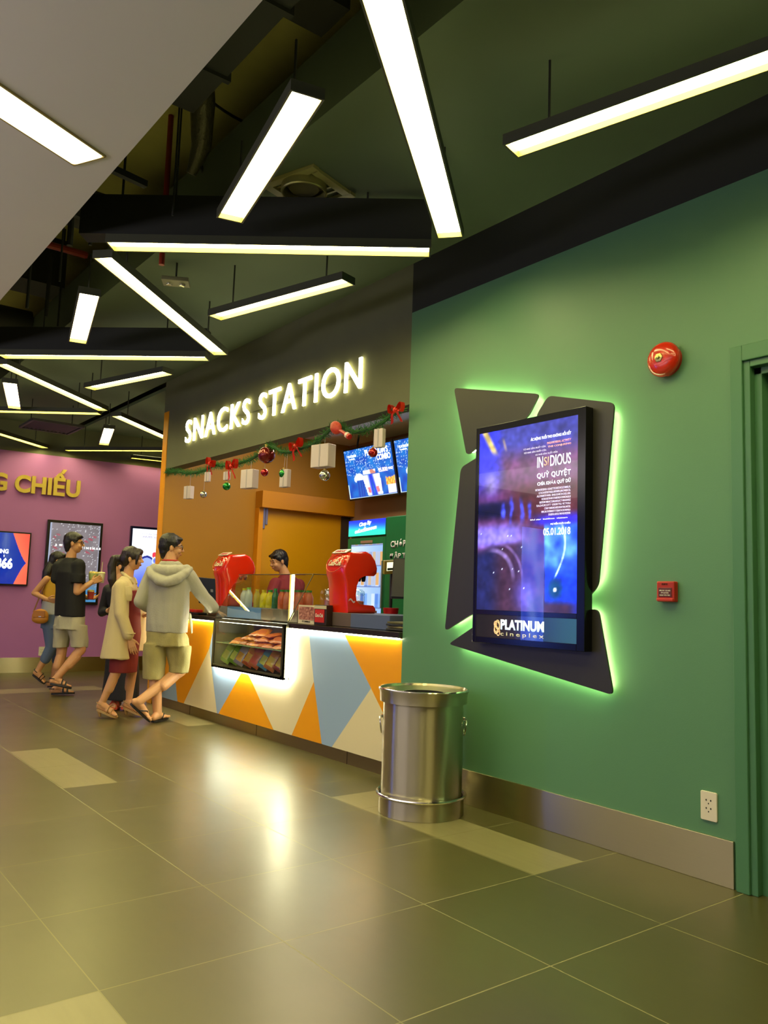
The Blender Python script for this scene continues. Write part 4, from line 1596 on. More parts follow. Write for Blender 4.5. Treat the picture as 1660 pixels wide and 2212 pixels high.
dfr = obj('glass_door', bm, M_fg, t, bevel=.004)


def fr_fn(u, v):
    # rows of chilled drinks behind the lit glass
    row = (v * 7) % 1
    c = mixc((150, 190, 255), (225, 238, 255), sstep(1., .0, u) * .8)
    if row < .62:
        k = int(u * 9) + 3 * int(v * 7)
        s = abs(((u * 9) % 1) - .5)
        can = ((120, 170, 240), (170, 205, 255), (210, 226, 250), (90, 140, 220))[k % 4] if v < .72 else ((206, 180, 150), (180, 190, 214), (220, 170, 110), (150, 170, 210))[k % 4]
        c = mixc(can, c, sstep(.36, .48, s))
    elif row > .93:
        c = (96, 120, 170)
    return c


picture('lit_interior', t, (fx + .006, fy1 - .05, .2), (0, -1, 0), (0, 0, 1), fy1 - fy0 - .1, 1.59, 72, 140, fr_fn, 1.15)
obj('door_pane', box(BM(), fx - .004, fx - .001, fy0 + .05, fy1 - .05, .2, 1.79), glass('fridge_glass', (.97, .99, 1), facing=.03), dfr)
obj('door_handle', tube(BM(), [(fx - .03, fy0 + .025, 1.1), (fx - .03, fy0 + .025, 1.6)], .010, 8), mat('handle_grey', (150, 160, 150), .3, .6), dfr)
obj('name_plate', box(BM(), fx - .014, fx - .009, 7.03, 7.25, 1.80, 1.83), mat('plate_tan', (150, 120, 96), .5), t)
t = thing('slogan_cabinet', 'tall green cabinet with white slogan lettering right of the drinks fridge', 'cabinet', (5.5, 6.4, 0))
obj('cabinet_body', box(BM(), 5.20, 5.92, 5.80, 6.72, 0, 2.06), mat('cabinet_green', (8, 104, 56), .4), t, bevel=.008)
for k, (s, w) in enumerate((('CHÓP', .25), ('ĐẬP TAN', .40), ('CON KHÁT', .44))):
    obj('lettering', place(text_bm(s, .085, w, .002, .03), (5.196, 6.63 + .01 * k, 1.73 - k * .13), (0, -1, .02), (0, 0, 1)), mat('slogan_white', (226, 226, 220), .5), t)
obj('underline', box(BM(), 5.194, 5.199, 6.15, 6.50, 1.425, 1.432), mat('slogan_white', (226, 226, 220), .5), t)

# dark back counter
t = thing('back_counter', 'dark back counter with shelves behind the right end of the counter', 'cabinet', (5.4, 5.2, 0))
obj('counter_body', box(BM(), 5.25, 5.92, 4.30, 5.76, 0, 1.45), mat('back_dark', (44, 36, 30), .5), t, bevel=.005)
obj('top', box(BM(), 5.22, 5.92, 4.28, 5.77, 1.45, 1.48), M_blackm, t)

# menu screens over the booth
def menu_fn(u, v):
    n = noise.noise(Vector((u * 8, v * 6, 2.)))
    c = mixc((10, 60, 170), (20, 120, 205), .4 + n * .7 + .3 * v)
    if noise.noise(Vector((u * 60, v * 45, 5.))) > .38 and v > .45:
        c = (190, 220, 250)
    # popcorn tub and two cups
    if math.hypot((u - .26) * 1., (v - .40) * 1.) < .10 + .02 * n:
        c = (226, 244, 250)
    if .20 < u < .36 and v < .36 and u > .18 + (.36 - v) * .05:
        c = (30, 90, 180) if (u * 40 % 2) < 1 else (16, 60, 170)
    for cx, w in ((.42, .09), (.60, .10)):
        ww = w * (.65 + .35 * (v / .45))
        cc = cx + (.45 - v) * .12
        if abs(u - cc) < ww and .02 < v < .45:
            s = (u - cc + ww) / (2 * ww)
            c = mixc((240, 248, 255), (30, 60, 210), sstep(.5, .9, s) if cx < .5 else sstep(.4, .1, s))
            if .08 < v < .2 and .25 < s < .65:
                c = (236, 120, 130)
    if .36 < u < .62 and .45 < v < .55:
        c = (230, 236, 250) if n > -.1 else (200, 130, 110)
    if .83 < u < .99 and .02 < v < .20:
        c = (240, 240, 246)
    if .81 < u < 1. and .20 <= v < .34 + .05 * noise.noise(Vector((u * 30, 0, 0))):
        c = (240, 200, 90) if noise.noise(Vector((u * 40, v * 20, 1))) > 0 else (236, 140, 60)
    if v < .015 or (u < .015 and v < .3):
        c = (210, 240, 245)
    return c


def menu(y0_, label, full=True):
    # hung from the ceiling, leaning forward
    W_, H_ = .97, .63
    x = 5.62
    t = thing('menu_screen', label, 'menu screen', (x, y0_ - W_ / 2, 2.7), 0, 'menu screens over the booth')
    up = Vector((-.22, 0, 1)).normalized()
    o_ = Vector((5.66, y0_, 2.375))
    nrm = Vector((0, -1, 0)).cross(up)
    bm = BM()
    c = o_ + Vector((0, -W_ / 2, 0)) + up * (H_ / 2) - nrm * .028
    rot = Matrix((Vector((0, -1, 0)), up, nrm)).transposed().to_4x4()
    mbox(Matrix.Translation(c) @ rot, W_ + .0, H_ + .0, .045, bm)
    obj('screen_housing', bm, M_black, t, bevel=.004)
    ms = picture('screen', t, o_ + up * .022 + Vector((0, -.022, 0)), (0, -1, 0), up, W_ - .044, H_ - .044, 88, 60, menu_fn, 1.25)
    for s in (.25, .75):
        q = o_ + Vector((0, -W_ * s, 0)) + up * H_ - nrm * .05
        obj('bracket_arm', tube(BM(), [q, (q.x + .02, q.y, 3.154)], .012, 8), M_black, t)
    mw = emit('menu_white', (.85, .95, 1.), 1.6)
    k0 = o_ + nrm * .003

    def tx(s, u, v, w, h, m=mw, bold=.03):
        obj('lettering', place(text_bm(s, h, w, .001, bold), k0 + Vector((0, -u * W_, 0)) + up * (v * H_), (0, -1, 0), up), m, ms)
    tx("PLATINUM'S", .46, .80, .44, .075)
    tx('COMBO', .68, .68, .26, .07)
    tx('95.000', .68, .46, .17, .05, emit('menu_pink', (1., .7, .75), 1.5))
    tx('VND', .87, .48, .09, .03, emit('menu_pink', (1., .7, .75), 1.5))
    tx('PLATINUM', .10, .82, .17, .03)
    tx('CINEPLEX', .12, .775, .12, .015)
    return t


menu(8.07, 'blue menu screen hanging over the booth, fully visible, with white COMBO lettering')
menu(7.08, 'blue menu screen cut off by the green wall edge, right of the other one')
t = thing('booth_ceiling_vent', 'striped air vent in the white booth ceiling above the garland', 'air vent', (4.7, 6.4, 3.15))
bm = BM()
for k in range(9):
    box(bm, 4.45, 5.05, 5.9 + k * .07, 5.93 + k * .07, 3.13, 3.153)
obj('slats', bm, mat('vent_grey', (120, 118, 128), .5), t)
bm = BM()
box(bm, 4.42, 4.45, 5.86, 6.54, 3.13, 3.154)
box(bm, 5.05, 5.08, 5.86, 6.54, 3.13, 3.154)
obj('vent_frame', bm, mat('vent_white', (206, 204, 208), .5), t)

# ------------------------------------------------------------------ Christmas garland and ornaments
GP = [(8.42, 2.50), (8.11, 2.475), (7.85, 2.43), (7.63, 2.412), (7.40, 2.42), (7.237, 2.445), (7.10, 2.43), (6.90, 2.40), (6.72, 2.405), (6.52, 2.41), (6.39, 2.43), (6.234, 2.465), (6.15, 2.50), (6.03, 2.46), (5.93, 2.415),
      (5.80, 2.395), (5.606, 2.405), (5.45, 2.415), (5.34, 2.44), (5.20, 2.50), (5.08, 2.515), (4.99, 2.475), (4.88, 2.435), (4.76, 2.425), (4.65, 2.43), (4.53, 2.45), (4.42, 2.49), (4.30, 2.51)]
gx = WX - .03
t = thing('garland', 'green tinsel garland draped along the lower edge of the dark sign wall', 'garland', (gx, 6.38, 2.45))
bm = BM()
tube(bm, [(gx, y, z) for y, z in GP], .014, 8)
obj('garland_core', bm, mat('garland_stem', (30, 70, 30), .7), t)
bm = BM()
random.seed(3)
for (ya, za), (yb, zb) in zip(GP[:-1], GP[1:]):
    L = math.hypot(yb - ya, zb - za)
    for k in range(int(L * 520)):
        u = random.random()
        c = Vector((gx, ya + (yb - ya) * u, za + (zb - za) * u))
        a = random.uniform(0, 2 * PI)
        dr = Vector((math.cos(a), random.uniform(-.5, .5), math.sin(a))).normalized()
        ln = random.uniform(.035, .058)
        s = dr.cross(Vector((0, 1, 0))).normalized() * .0022
        e = c + dr * ln
        v = [bm.verts.new(q) for q in (c - s, c + s, e + s * .5, e - s * .5)]
        bm.faces.new(v)
obj('needles', bm, mat('garland_green', (60, 120, 54), .6), t)


def hang(y, ztop, zb):
    return tube(BM(), [(gx, y, zb), (gx, y, ztop)], .0018, 5)


M_gift = mat('gift_silver', (206, 190, 190), .45, .1)
M_gift_d = mat('gift_ribbon', (170, 160, 164), .4)
gifts = [(7.761, 2.152, 2.283, .115, 2.44, 'pale gift box ornament at the far left end of the garland'), (7.337, 2.29, 2.385, .07, 2.43, 'narrow pale gift box ornament beside the small silver bauble'),
         (6.918, 2.265, 2.345, .075, 2.40, 'small pale gift box ornament above the left green bauble'), (6.464, 2.145, 2.315, .17, 2.42, 'wide pale gift box ornament left of the dangling red bauble'),
         (5.835, 2.10, 2.25, .10, 2.39, 'pale gift box ornament half behind the right green bauble'), (5.266, 2.205, 2.385, .20, 2.45, 'large pale gift box ornament above the right silver bauble'),
         (4.538, 2.27, 2.405, .085, 2.44, 'pinkish gift box ornament hanging in front of the menu screen')]
for y, z0_, z1_, w, zt, lb in gifts:
    t = thing('gift_box_ornament', lb, 'ornament', (gx, y, z0_), 0, 'gift box ornaments on the garland')
    bm = BM()
    mbox(Matrix.Translation((gx - .01, y, (z0_ + z1_) / 2)) @ Matrix.Rotation(R_(14), 4, 'Z'), w * .45, w * .92, z1_ - z0_, bm)
    gb = obj('gift_box', bm, M_gift, t, bevel=.004)
    obj('thread', hang(y, zt, z1_), M_gift_d, t)
    bm = BM()
    mbox(Matrix.Translation((gx - .01, y, (z0_ + z1_) / 2)) @ Matrix.Rotation(R_(14), 4, 'Z'), w * .45 + .003, .012, z1_ - z0_ + .003, bm)
    obj('ribbon', bm, M_gift_d, gb)
M_bs = mat('bauble_silver', (200, 200, 190), .12, .9)
M_bg = mat('bauble_green', (10, 130, 40), .14, .6, coat=.5)
M_br = mat('bauble_red', (170, 16, 20), .14, .6, coat=.5)
M_brd = mat('bauble_dark_red', (120, 24, 20), .2, .5, coat=.5)
for y, z, r, m_, zt, lb in ((7.403, 2.168, .035, M_bs, 2.42, 'small silver bauble near the left end of the garland'), (6.908, 2.205, .038, M_bg, 2.27, 'green bauble below the small gift box'),
                            (6.191, 2.262, .034, M_br, 2.40, 'small red bauble dangling below the large dark red one'), (6.168, 2.415, .075, M_brd, 2.50, 'large dark red bauble where the garland is pinned up'),
                            (5.858, 2.216, .042, M_bg, 2.39, 'green bauble in front of a gift box at the middle of the garland'), (5.234, 2.140, .043, M_bs, 2.21, 'silver bauble below the large gift box'),
                            (4.611, 2.243, .034, M_br, 2.43, 'red bauble in front of the menu screen')):
    t = thing('bauble', lb, 'ornament', (gx, y, z), 0, 'baubles on the garland')
    bl = obj('ball', ell(BM(), (gx - .012, y, z), (r, r, r), n=24, m=14), m_, t, smooth=True)
    bm = BM()
    lathe(bm, [(r * .25, r * .9), (r * .25, r * 1.25), (0, r * 1.25)], (gx - .012, y, z), 12)
    obj('bauble_cap', bm, mat('cap_gold', (190, 160, 80), .3, .8), bl)
    obj('thread', tube(BM(), [(gx - .012, y, z + r), (gx - .005, y, max(zt, z + r + .02))], .0016, 5), M_gift_d, t)
M_bow = mat('bow_red', (214, 46, 16), .4)


def bow(y, z, s, lb, tilt=0.):
    t = thing('ribbon_bow', lb, 'bow', (gx - .05, y, z), 0, 'red bows on the garland')
    Mr = Matrix.Rotation(tilt, 3, 'X')
    for sg in (-1, 1):
        bm = BM()
        pts = [Vector((0, sg * (.01 + .55 * s * math.sin(k / 12 * PI) * (1)), s * .30 * math.sin(k / 12 * 2 * PI) * .9 + .15 * s * math.sin(k / 12 * PI))) for k in range(13)]
        rows = []
        for p_ in pts:
            a = Vector((gx - .05, y, z)) + Mr @ (p_ + Vector((-.018, 0, 0)))
            b = Vector((gx - .05, y, z)) + Mr @ (p_ + Vector((.018, 0, 0)))
            rows.append((bm.verts.new(a), bm.verts.new(b)))
        for a, b in zip(rows[:-1], rows[1:]):
            bm.faces.new((a[0], b[0], b[1], a[1]))
        bmesh.ops.solidify(bm, geom=list(bm.faces), thickness=.004)
        obj('bow_loop', bm, M_bow, t, smooth=True)
        bm = BM()
        rows = []
        for k in range(6):
            u = k / 5
            p_ = Vector((-.01 * math.sin(u * 5), sg * (.02 + .28 * s * u), -.75 * s * u))
            c = Vector((gx - .05, y, z)) + Mr @ p_
            rows.append((bm.verts.new(c + Vector((0, -.014, .004 * sg))), bm.verts.new(c + Vector((0, .014, -.004 * sg)))))
        for a, b in zip(rows[:-1], rows[1:]):
            bm.faces.new((a[0], b[0], b[1], a[1]))
        bmesh.ops.solidify(bm, geom=list(bm.faces), thickness=.003)
        obj('bow_tail', bm, M_bow, t, smooth=True)
    obj('bow_knot', ell(BM(), (gx - .055, y, z), (.018, .020, .020)), M_bow, t, smooth=True)


bow(7.207, 2.452, .13, 'orange-red bow at the left third of the garland', R_(20))
bow(6.75, 2.375, .16, 'orange-red bow between the left gift boxes')
bow(5.617, 2.415, .14, 'orange-red bow at the middle right of the garland', R_(-10))
bow(4.31, 2.50, .12, 'orange-red bow beside the green wall edge')
t = thing('red_stocking_ornament', 'large red bow with a candy stick pinned to the garland by the menu screen', 'ornament', (gx - .04, 5.03, 2.47))
obj('bow_body', ell(BM(), (gx - .045, 5.05, 2.485), (.03, .075, .05), Matrix.Rotation(R_(25), 3, 'X')), mat('bow_scarlet', (186, 50, 24), .45, bump=.6, bscale=40.), t, smooth=True)
bm = BM()
tube(bm, [(gx - .045, 5.0, 2.46), (gx - .05, 4.90, 2.41)], .014, 8)
tube(bm, [(gx - .05, 4.90, 2.41), (gx - .05, 4.855, 2.385)], .022, 8)
obj('candy_stick', bm, mat('candy_red', (190, 40, 40), .3), t)
obj('candy_band', tube(BM(), [(gx - .05, 4.895, 2.407), (gx - .05, 4.872, 2.396)], .0235, 8), mat('candy_white', (226, 206, 200), .4), t)

# ------------------------------------------------------------------ screens on the purple wall
def wall_screen(x0, x1, z0, z1, fn, strength, label, nu, nv, frame, depth=.06, cat='display screen', mf=None, group='screens on the purple wall'):
    xd = Vector((1, -.0667, 0)).normalized()
    nrm = Vector((-.0667, -1, 0)).normalized()
    W_ = (x1 - x0) / xd.x
    t = thing('wall_screen', label, cat, (x0, pw(x0), z0), math.atan2(xd.y, xd.x), group)
    fr, bt = frame
    bm = BM()
    box(bm, 0, W_, -depth, -.004, 0, z1 - z0)
    obj('screen_housing', bm, mf or M_black, t, bevel=.004, local=True)
    o_ = Vector((x0, pw(x0), z0)) + xd * fr + nrm * (depth + .002) + Vector((0, 0, bt))
    ws = picture('screen', t, o_, xd, (0, 0, 1), W_ - 2 * fr, z1 - z0 - 2 * bt, nu, nv, fn, strength)

    def tx(s, u, v, w, h, m, bold=.03):
        obj('lettering', place(text_bm(s, h, w, .001, bold), Vector((x0, pw(x0), z0)) + xd * (u * W_) + nrm * (depth + .004) + Vector((0, 0, v * (z1 - z0))), xd, (0, 0, 1)), m, ws)
    return t, tx


def hot_fn(u, v):
    c = (12, 46, 150)
    e = .86 + .10 * (1 - ((v - .42) / .6) ** 2) if v > .42 else .86 + .10 * (1 - ((.42 - v) / .45) ** 2)
    d = .985 - .16 * abs((v - .42) / .58) ** .75 if v > .42 else .985 - .12 * abs((.42 - v) / .42) ** .75
    if u > d:
        c = mixc((255, 110, 80), (240, 84, 66), (u - d) * 6)
    return c


t, tx = wall_screen(1.75, 3.037, 1.215, 1.968, hot_fn, 1.15, 'wide blue screen with coral curtains and white 366 at the left photo edge', 220, 130, (.02, .02))
mw = emit('wall_text_white', (.95, .98, 1.), 1.3)
tx('HOTLINE BOOKING', .30, .585, .62, .062, mw, .04)
tx("'", .735, .52, .012, .03, mw, .04)
tx('1900 1366', .385, .30, .575, .155, mw, .05)


def silver_fn(u, v):
    n = noise.noise(Vector((u * 5, v * 7, 3.)))
    c = mixc((120, 112, 116), (150, 142, 146), .5 + n * .6)
    c = mixc(c, (190, 205, 235), sstep(.05, .0, u) + sstep(.97, 1., u) * .6)
    if noise.noise(Vector((u * 48, v * 80, 6.))) > .46:
        c = (226, 226, 230)
    if v < .30:
        c = mixc(c, (70, 140, 190), sstep(.30, .1, v))
    if .62 < v < .86 and abs(u - .5) < .42:
        w = math.sin(u * 26 + v * 30) * math.sin(v * 70 + u * 9)
        if w > .55 and abs(v - .735) > .03:
            c = mixc(c, (190, 70, 90), .7)
    return c


t, tx = wall_screen(3.245, 4.02, .97, 2.18, silver_fn, .9, 'tall silver grey starry poster screen behind the man in black', 60, 96, (.035, .04))
for k in range(9):
    xd = Vector((1, -.0667, 0)).normalized()
    nrm = Vector((-.0667, -1, 0)).normalized()
tx('J E D I', .14, .685, .26, .035, mw, .03)
tx('C I N E M A S', .62, .67, .28, .034, mw, .03)


def snow_fn(u, v):
    n = noise.noise(Vector((u * 4, v * 5, 8.)))
    c = mixc((214, 232, 255), (240, 246, 255), v)
    # soft blue snow drift and a red dot; a plain stand-in for the artwork
    hgt = .52 + .10 * math.sin(u * 5.) + .03 * n
    if v < hgt:
        c = mixc((50, 70, 225), (150, 170, 250), sstep(.1, hgt, v))
    if abs(v - hgt) < .012:
        c = (30, 40, 130)
    if math.hypot((u - .50), (v - .66) * 1.5) < .06:
        c = (226, 60, 80)
    for cx, cz in ((.52, .585), (.74, .61)):
        d = math.hypot(u - cx, (v - cz) * 1.5)
        if d < .08:
            c = mixc((90, 110, 220), (226, 236, 255), sstep(.03, .075, d))
    if v < .09:
        c = (250, 170, 110)
    return c


t, tx = wall_screen(4.435, 5.22, .96, 2.178, snow_fn, 1.2, 'tall white and blue poster screen next to the orange pillar', 100, 150, (.03, .035), mf=mat('blue_black', (14, 20, 60), .2))
ml = emit('lilac_text', (.35, .30, .7), .8)
tx('CÙNG GIA ĐÌNH ĐÓN', .22, .905, .52, .024, ml, .02)
tx('NOEL & NAM MOI', .24, .865, .50, .030, ml, .02)


def plain_fn(u, v):
    n = noise.noise(Vector((u * 3, v * 4, 15.)))
    return mixc((40, 70, 220), (120, 150, 250), .5 + n)


wall_screen(-8.1, -7.2, .2, 3.0, plain_fn, 9., 'tall blue lit screen added out of view, far left on the purple wall', 20, 30, (.03, .03))  # unseen screen added to throw a blue reflection
# ------------------------------------------------------------------ people
M_skin = mat('skin', (206, 152, 104), .5, sub=.06, noise_amt=.04, nscale=12.)
M_hair = mat('black_hair', (22, 18, 16), .42, bump=.5, bscale=90., stretch=(1, 1, .15))
M_lip = mat('lip', (170, 96, 84), .4)
M_eye = mat('eye_dark', (24, 18, 16), .2)
M_gl = mat('spectacle_frame', (20, 18, 18), .3)


def fr(fd, tilt=0., side=0.):
    """3x3 frame (right, forward, up) from a horizontal heading and a nod"""
    f = Vector((fd[0], fd[1], 0)).normalized()
    f = (f * math.cos(tilt) + Vector((0, 0, math.sin(tilt)))).normalized()
    r = f.cross(Vector((0, 0, 1))).normalized()
    u = r.cross(f).normalized()
    if side:
        q = Matrix.Rotation(side, 3, f)
        r, u = q @ r, q @ u
    return Matrix((r, f, u)).transposed()


def add_head(bm, c, F, s=1.):
    """skull, face, nose, brow, lips, chin and ears"""
    c = Vector(c)

    def e(p, r, M=F):
        ell(bm, c + F @ (Vector(p) * s), [x * s for x in r], M)
    e((0, -.008, .022), (.074, .092, .090))
    e((0, .022, -.030), (.060, .068, .080))
    e((0, .040, -.078), (.034, .040, .026))
    e((0, .078, .022), (.046, .014, .020))
    for k in (-1, 1):
        e((k * .034, .066, -.030), (.024, .022, .022))
        e((k * .074, -.004, -.008), (.009, .017, .029))
        e((k * .030, .072, .004), (.016, .012, .009))
    cap(bm, c + F @ (Vector((0, .086, .012)) * s), c + F @ (Vector((0, .106, -.020)) * s), .008 * s, .012 * s, 10)
    e((-.010, .096, -.024), (.008, .009, .007))
    e((.010, .096, -.024), (.008, .009, .007))
    e((0, .086, -.050), (.021, .012, .006))
    e((0, .084, -.060), (.018, .012, .007))


def head_bits(t, c, F, s=1., glasses=False):
    c = Vector(c)
    bm = BM()
    for k in (-1, 1):
        ell(bm, c + F @ (Vector((k * .030, .079, .006)) * s), (.010 * s, .006 * s, .006 * s), F, 10, 6)
    obj('eyes', bm, M_eye, t, smooth=True, local=True)
    bm = BM()
    for k in (-1, 1):
        tube(bm, [c + F @ (Vector(p) * s) for p in ((k * .014, .088, .024), (k * .032, .087, .030), (k * .048, .078, .025))], .0035 * s, 6)
    obj('eyebrows', bm, M_hair, t, local=True)
    bm = BM()
    ell(bm, c + F @ (Vector((0, .0905, -.0515)) * s), (.020 * s, .009 * s, .004 * s), F, 12, 6)
    ell(bm, c + F @ (Vector((0, .089, -.059)) * s), (.016 * s, .009 * s, .005 * s), F, 12, 6)
    obj('lips', bm, M_lip, t, smooth=True, local=True)
    if glasses:
        bm = BM()
        for k in (-1, 1):
            cc = Vector((k * .034, .098, .004))
            pts = [c + F @ ((cc + Vector((.026 * math.cos(a * PI / 8), -.006 * abs(math.cos(a * PI / 8)) * (1 if k * math.cos(a * PI / 8) > 0 else 0), .018 * math.sin(a * PI / 8)))) * s) for a in range(17)]
            tube(bm, pts, .0028 * s, 6, caps=False)
            tube(bm, [c + F @ (Vector(p) * s) for p in ((k * .060, .094, .010), (k * .078, .060, .012), (k * .080, -.004, .010))], .003 * s, 6)
        tube(bm, [c + F @ (Vector(p) * s) for p in ((-.009, .101, .008), (.009, .101, .008))], .0028 * s, 6)
        obj('spectacles', bm, M_gl, t, local=True)


def short_hair(t, c, F, s=1., vol=1., seed=0., fringe=.03):
    c = Vector(c)
    bm = BM()

    def e(p, r):
        ell(bm, c + F @ (Vector(p) * s), [x * s for x in r], F)
    e((0, -.016, .046), (.083 * vol, .094 * vol, .082 * vol))
    e((0, -.046, .012), (.078, .066, .082))
    e((0, -.052, -.040), (.062, .046, .050))
    e((0, -.050, -.075), (.050, .036, .030))
    e((0, .034, .070), (.066, .050, .038))
    for k in (-1, 1):
        e((k * .068, .012, .038), (.016, .036, .034))
        cap(bm, c + F @ (Vector((k * .072, .024, .03)) * s), c + F @ (Vector((k * .074, .020, -.002)) * s), .009 * s, .005 * s, 8)
        e((k * .03, .066, .076), (.034, .026, .018))
    o = remeshed(bm, .005, 6, .5, .004, 34., (1, 1, .6), seed)
    obj('hair', o, M_hair, t, smooth=True, local=True, angle=180)


def hand(bm, w, d, pn, s=1., curl=.5, thumb=1, spread=.5):
    """five fingers from a palm: w wrist, d direction, pn palm normal; thumb +1/-1 picks the side"""
    w, d, pn = Vector(w), Vector(d).normalized(), Vector(pn)
    pn = (pn - d * pn.dot(d)).normalized()
    sd = d.cross(pn).normalized() * thumb
    P = w + d * .045 * s
    for k in (-1.5, -.5, .5, 1.5):
        cap(bm, w + sd * k * .010 * s, P + sd * k * .0185 * s + d * .040 * s, .013 * s, .0115 * s, 10)
    L = {1.5: .066, .5: .076, -.5: .070, -1.5: .054}
    for k, l in L.items():
        p = P + sd * k * .0195 * s + d * .045 * s
        dd = (d + sd * k * .10 * spread)
        ang = 0
        for j, fr_ in enumerate((.45, .32, .25)):
            ang += curl * (.55, .75, .6)[j]
            q = p + (dd * math.cos(ang) + pn * math.sin(ang)).normalized() * l * fr_ * s
            cap(bm, p, q, (.0088, .0080, .0072)[j] * s, (.0080, .0072, .0062)[j] * s, 8)
            p = q
    p = w + d * .022 * s + sd * .026 * s
    q = p + (d * .75 + sd * .65 + pn * .25).normalized() * .036 * s
    cap(bm, p, q, .0135 * s, .0105 * s, 8)
    cap(bm, q, q + (d * .9 + sd * .25 + pn * .35).normalized() * .034 * s, .0102 * s, .008 * s, 8)


def foot(bm, an, toe, heel=None, w=.045):
    """bare foot from ankle to toe; toes as five short capsules"""
    an, toe = Vector(an), Vector(toe)
    heel = Vector(heel) if heel is not None else an + Vector((0, 0, -.06)) - (toe - an).normalized() * .045
    d = (toe - heel)
    L = d.length
    d.normalize()
    up = (an - heel)
    up = (up - d * up.dot(d)).normalized() if (up - d * up.dot(d)).length > .01 else Vector((0, 0, 1))
    sd = d.cross(up).normalized()
    chain(bm, [heel + up * .028, an], [.030, .036])
    cap(bm, an - up * .01, heel + d * L * .62 + up * .026, .036, .026)
    cap(bm, heel + up * .026, heel + d * L * .5 + up * .018, .029, .022)
    for k in (-1, 0, 1):
        cap(bm, heel + d * L * .45 + up * .022 + sd * k * .012, heel + d * L * .78 + up * .015 + sd * k * .022, .022, .015)
    for k, l in ((-1.9, .90), (-1, .95), (0, .99), (1, 1.), (2, 1.)):
        cap(bm, heel + d * L * .78 + up * .012 + sd * k * .0165, heel + d * L * (l - .03) + up * .010 + sd * k * .018, .011, .0095 if k < 2 else .012, 8)
    return heel, d, L, up, sd


def sole(an, toe, heel, m_top, t, name='flip_flop', strap=None, heel_h=0., kind='flip', w=.045, thick=.016):
    """sandal under a foot"""
    heel, toe, an = Vector(heel), Vector(toe), Vector(an)
    d = toe - heel
    L = d.length
    d.normalize()
    up = an - heel
    up = (up - d * up.dot(d)).normalized()
    sd = d.cross(up).normalized()
    n = 18
    out = []
    for k in range(n * 2):
        a = PI * k / n
        u = .5 - .5 * math.cos(a)
        ww = w * (math.sin(a) / max(abs(math.sin(a)), 1e-6)) * (abs(math.sin(a)) ** .55) * (.82 if u < .35 else .82 + .25 * sstep(.35, .75, u))
        out.append((u, ww if abs(math.sin(a)) > 1e-6 else 0))
    bm = BM()
    a_ = [bm.verts.new(heel + d * (u * (L + .025) - .012) + sd * ww - up * thick) for u, ww in out]
    b_ = [bm.verts.new(heel + d * (u * (L + .025) - .012) + sd * ww + up * .002) for u, ww in out]
    bm.faces.new(a_)
    bm.faces.new(b_[::-1])
    for k in range(len(out)):
        j = (k + 1) % len(out)
        bm.faces.new((a_[k], a_[j], b_[j], b_[k]))
    if heel_h > .01:
        cap(bm, heel + d * .012 - up * .005, (heel.x + d.x * .02, heel.y + d.y * .02, max(.012, heel.z - heel_h + .012)), .022, .012, 10)
    so = obj(name, bm, m_top, t, local=True)
    bm = BM()
    if kind == 'flip':
        f = heel + d * L * .80 + up * .004
        for k in (-1, 1):
            tube(bm, [f, heel + d * L * .62 + up * .045 + sd * k * .022, heel + d * L * .38 + up * .010 + sd * k * .040], .0065, 6)
    else:
        for u, hh in ((.70, .050), (.50, .066)):
            pts = [heel + d * L * u + sd * .044 * math.cos(a * PI / 8) + up * hh * math.sin(a * PI / 8) for a in range(9)]
            tube(bm, pts, .010, 6, sq=.4)
        pts = [heel + d * (.02 - .055 * math.sin(a * PI / 8)) + sd * .036 * math.cos(a * PI / 8) + up * .05 for a in range(9)]
        tube(bm, pts, .005, 6)
    obj('strap', bm, strap or m_top, so, local=True, smooth=True)


def person(label, g):
    return thing('person', label, 'person', g, -YAW)


def skin_body(t, bm, vox=.0045):
    o = obj('body', remeshed(bm, vox, 2, .4), M_skin, t, smooth=True, local=True, angle=180)
    return o


def cloth(t, name, bm, m, disp=.010, ds=7., st=(1, 1, .3), seed=0., vox=.007, smooth=5):
    return obj(name, remeshed(bm, vox, smooth, .5, disp, ds, st, seed), m, t, smooth=True, local=True, angle=180)


# --- boy in the grey hoodie, leaning on the counter
t = person('person in a light grey hooded jacket and khaki shorts leaning a hand on the counter', (3.04, 7.28, 0))
hc = (.022, .02, 1.615)
FH = fr((.93, .38), -.05)
ft = math.radians(-22)
bm = BM()
add_head(bm, hc, FH, 1.06)
cap(bm, (.02, .0, 1.55), (.03, -.01, 1.42), .056, .066)
loft(bm, [((.04, .0, .84), .15, .11, ft), ((.035, .0, 1.0), .14, .10, ft), ((.03, .0, 1.25), .16, .11, ft), ((.03, -.005, 1.40), .12, .08, ft), ((.03, 0, 1.45), .06, .05, ft)])
chain(bm, [(-.15, .04, 1.37), (-.235, -.02, 1.10), (-.14, .15, 1.01)], [.05, .042, .028])
chain(bm, [(.20, -.04, 1.37), (.345, .06, 1.17), (.46, .135, 1.035)], [.05, .042, .028])
hand(bm, (-.14, .15, 1.01), (.8, .6, -.1), (.2, .3, -.9), 1., .7, 1)
hand(bm, (.46, .135, 1.030), (.80, .35, -.36), (.0, .1, -1), 1., .35, -1)
aL, tL = (-.005, .0, .075), (.035, .155, .030)
chain(bm, [(-.045, 0, .86), (-.055, .02, .47), aL], [.085, .058, .040])
chain(bm, [(-.055, .01, .40), (-.04, -.015, .28)], [.052, .050])
foot(bm, aL, tL, (-.025, -.055, .022))
aR, tR, hR_ = (-.135, -.17, .205), (-.045, -.09, .035), (-.190, -.185, .185)
chain(bm, [(.125, 0, .86), (.165, .08, .47), aR], [.085, .058, .040])
chain(bm, [(.12, .03, .42), (.05, -.05, .34)], [.052, .050])
foot(bm, aR, tR, hR_)
skin_body(t, bm)
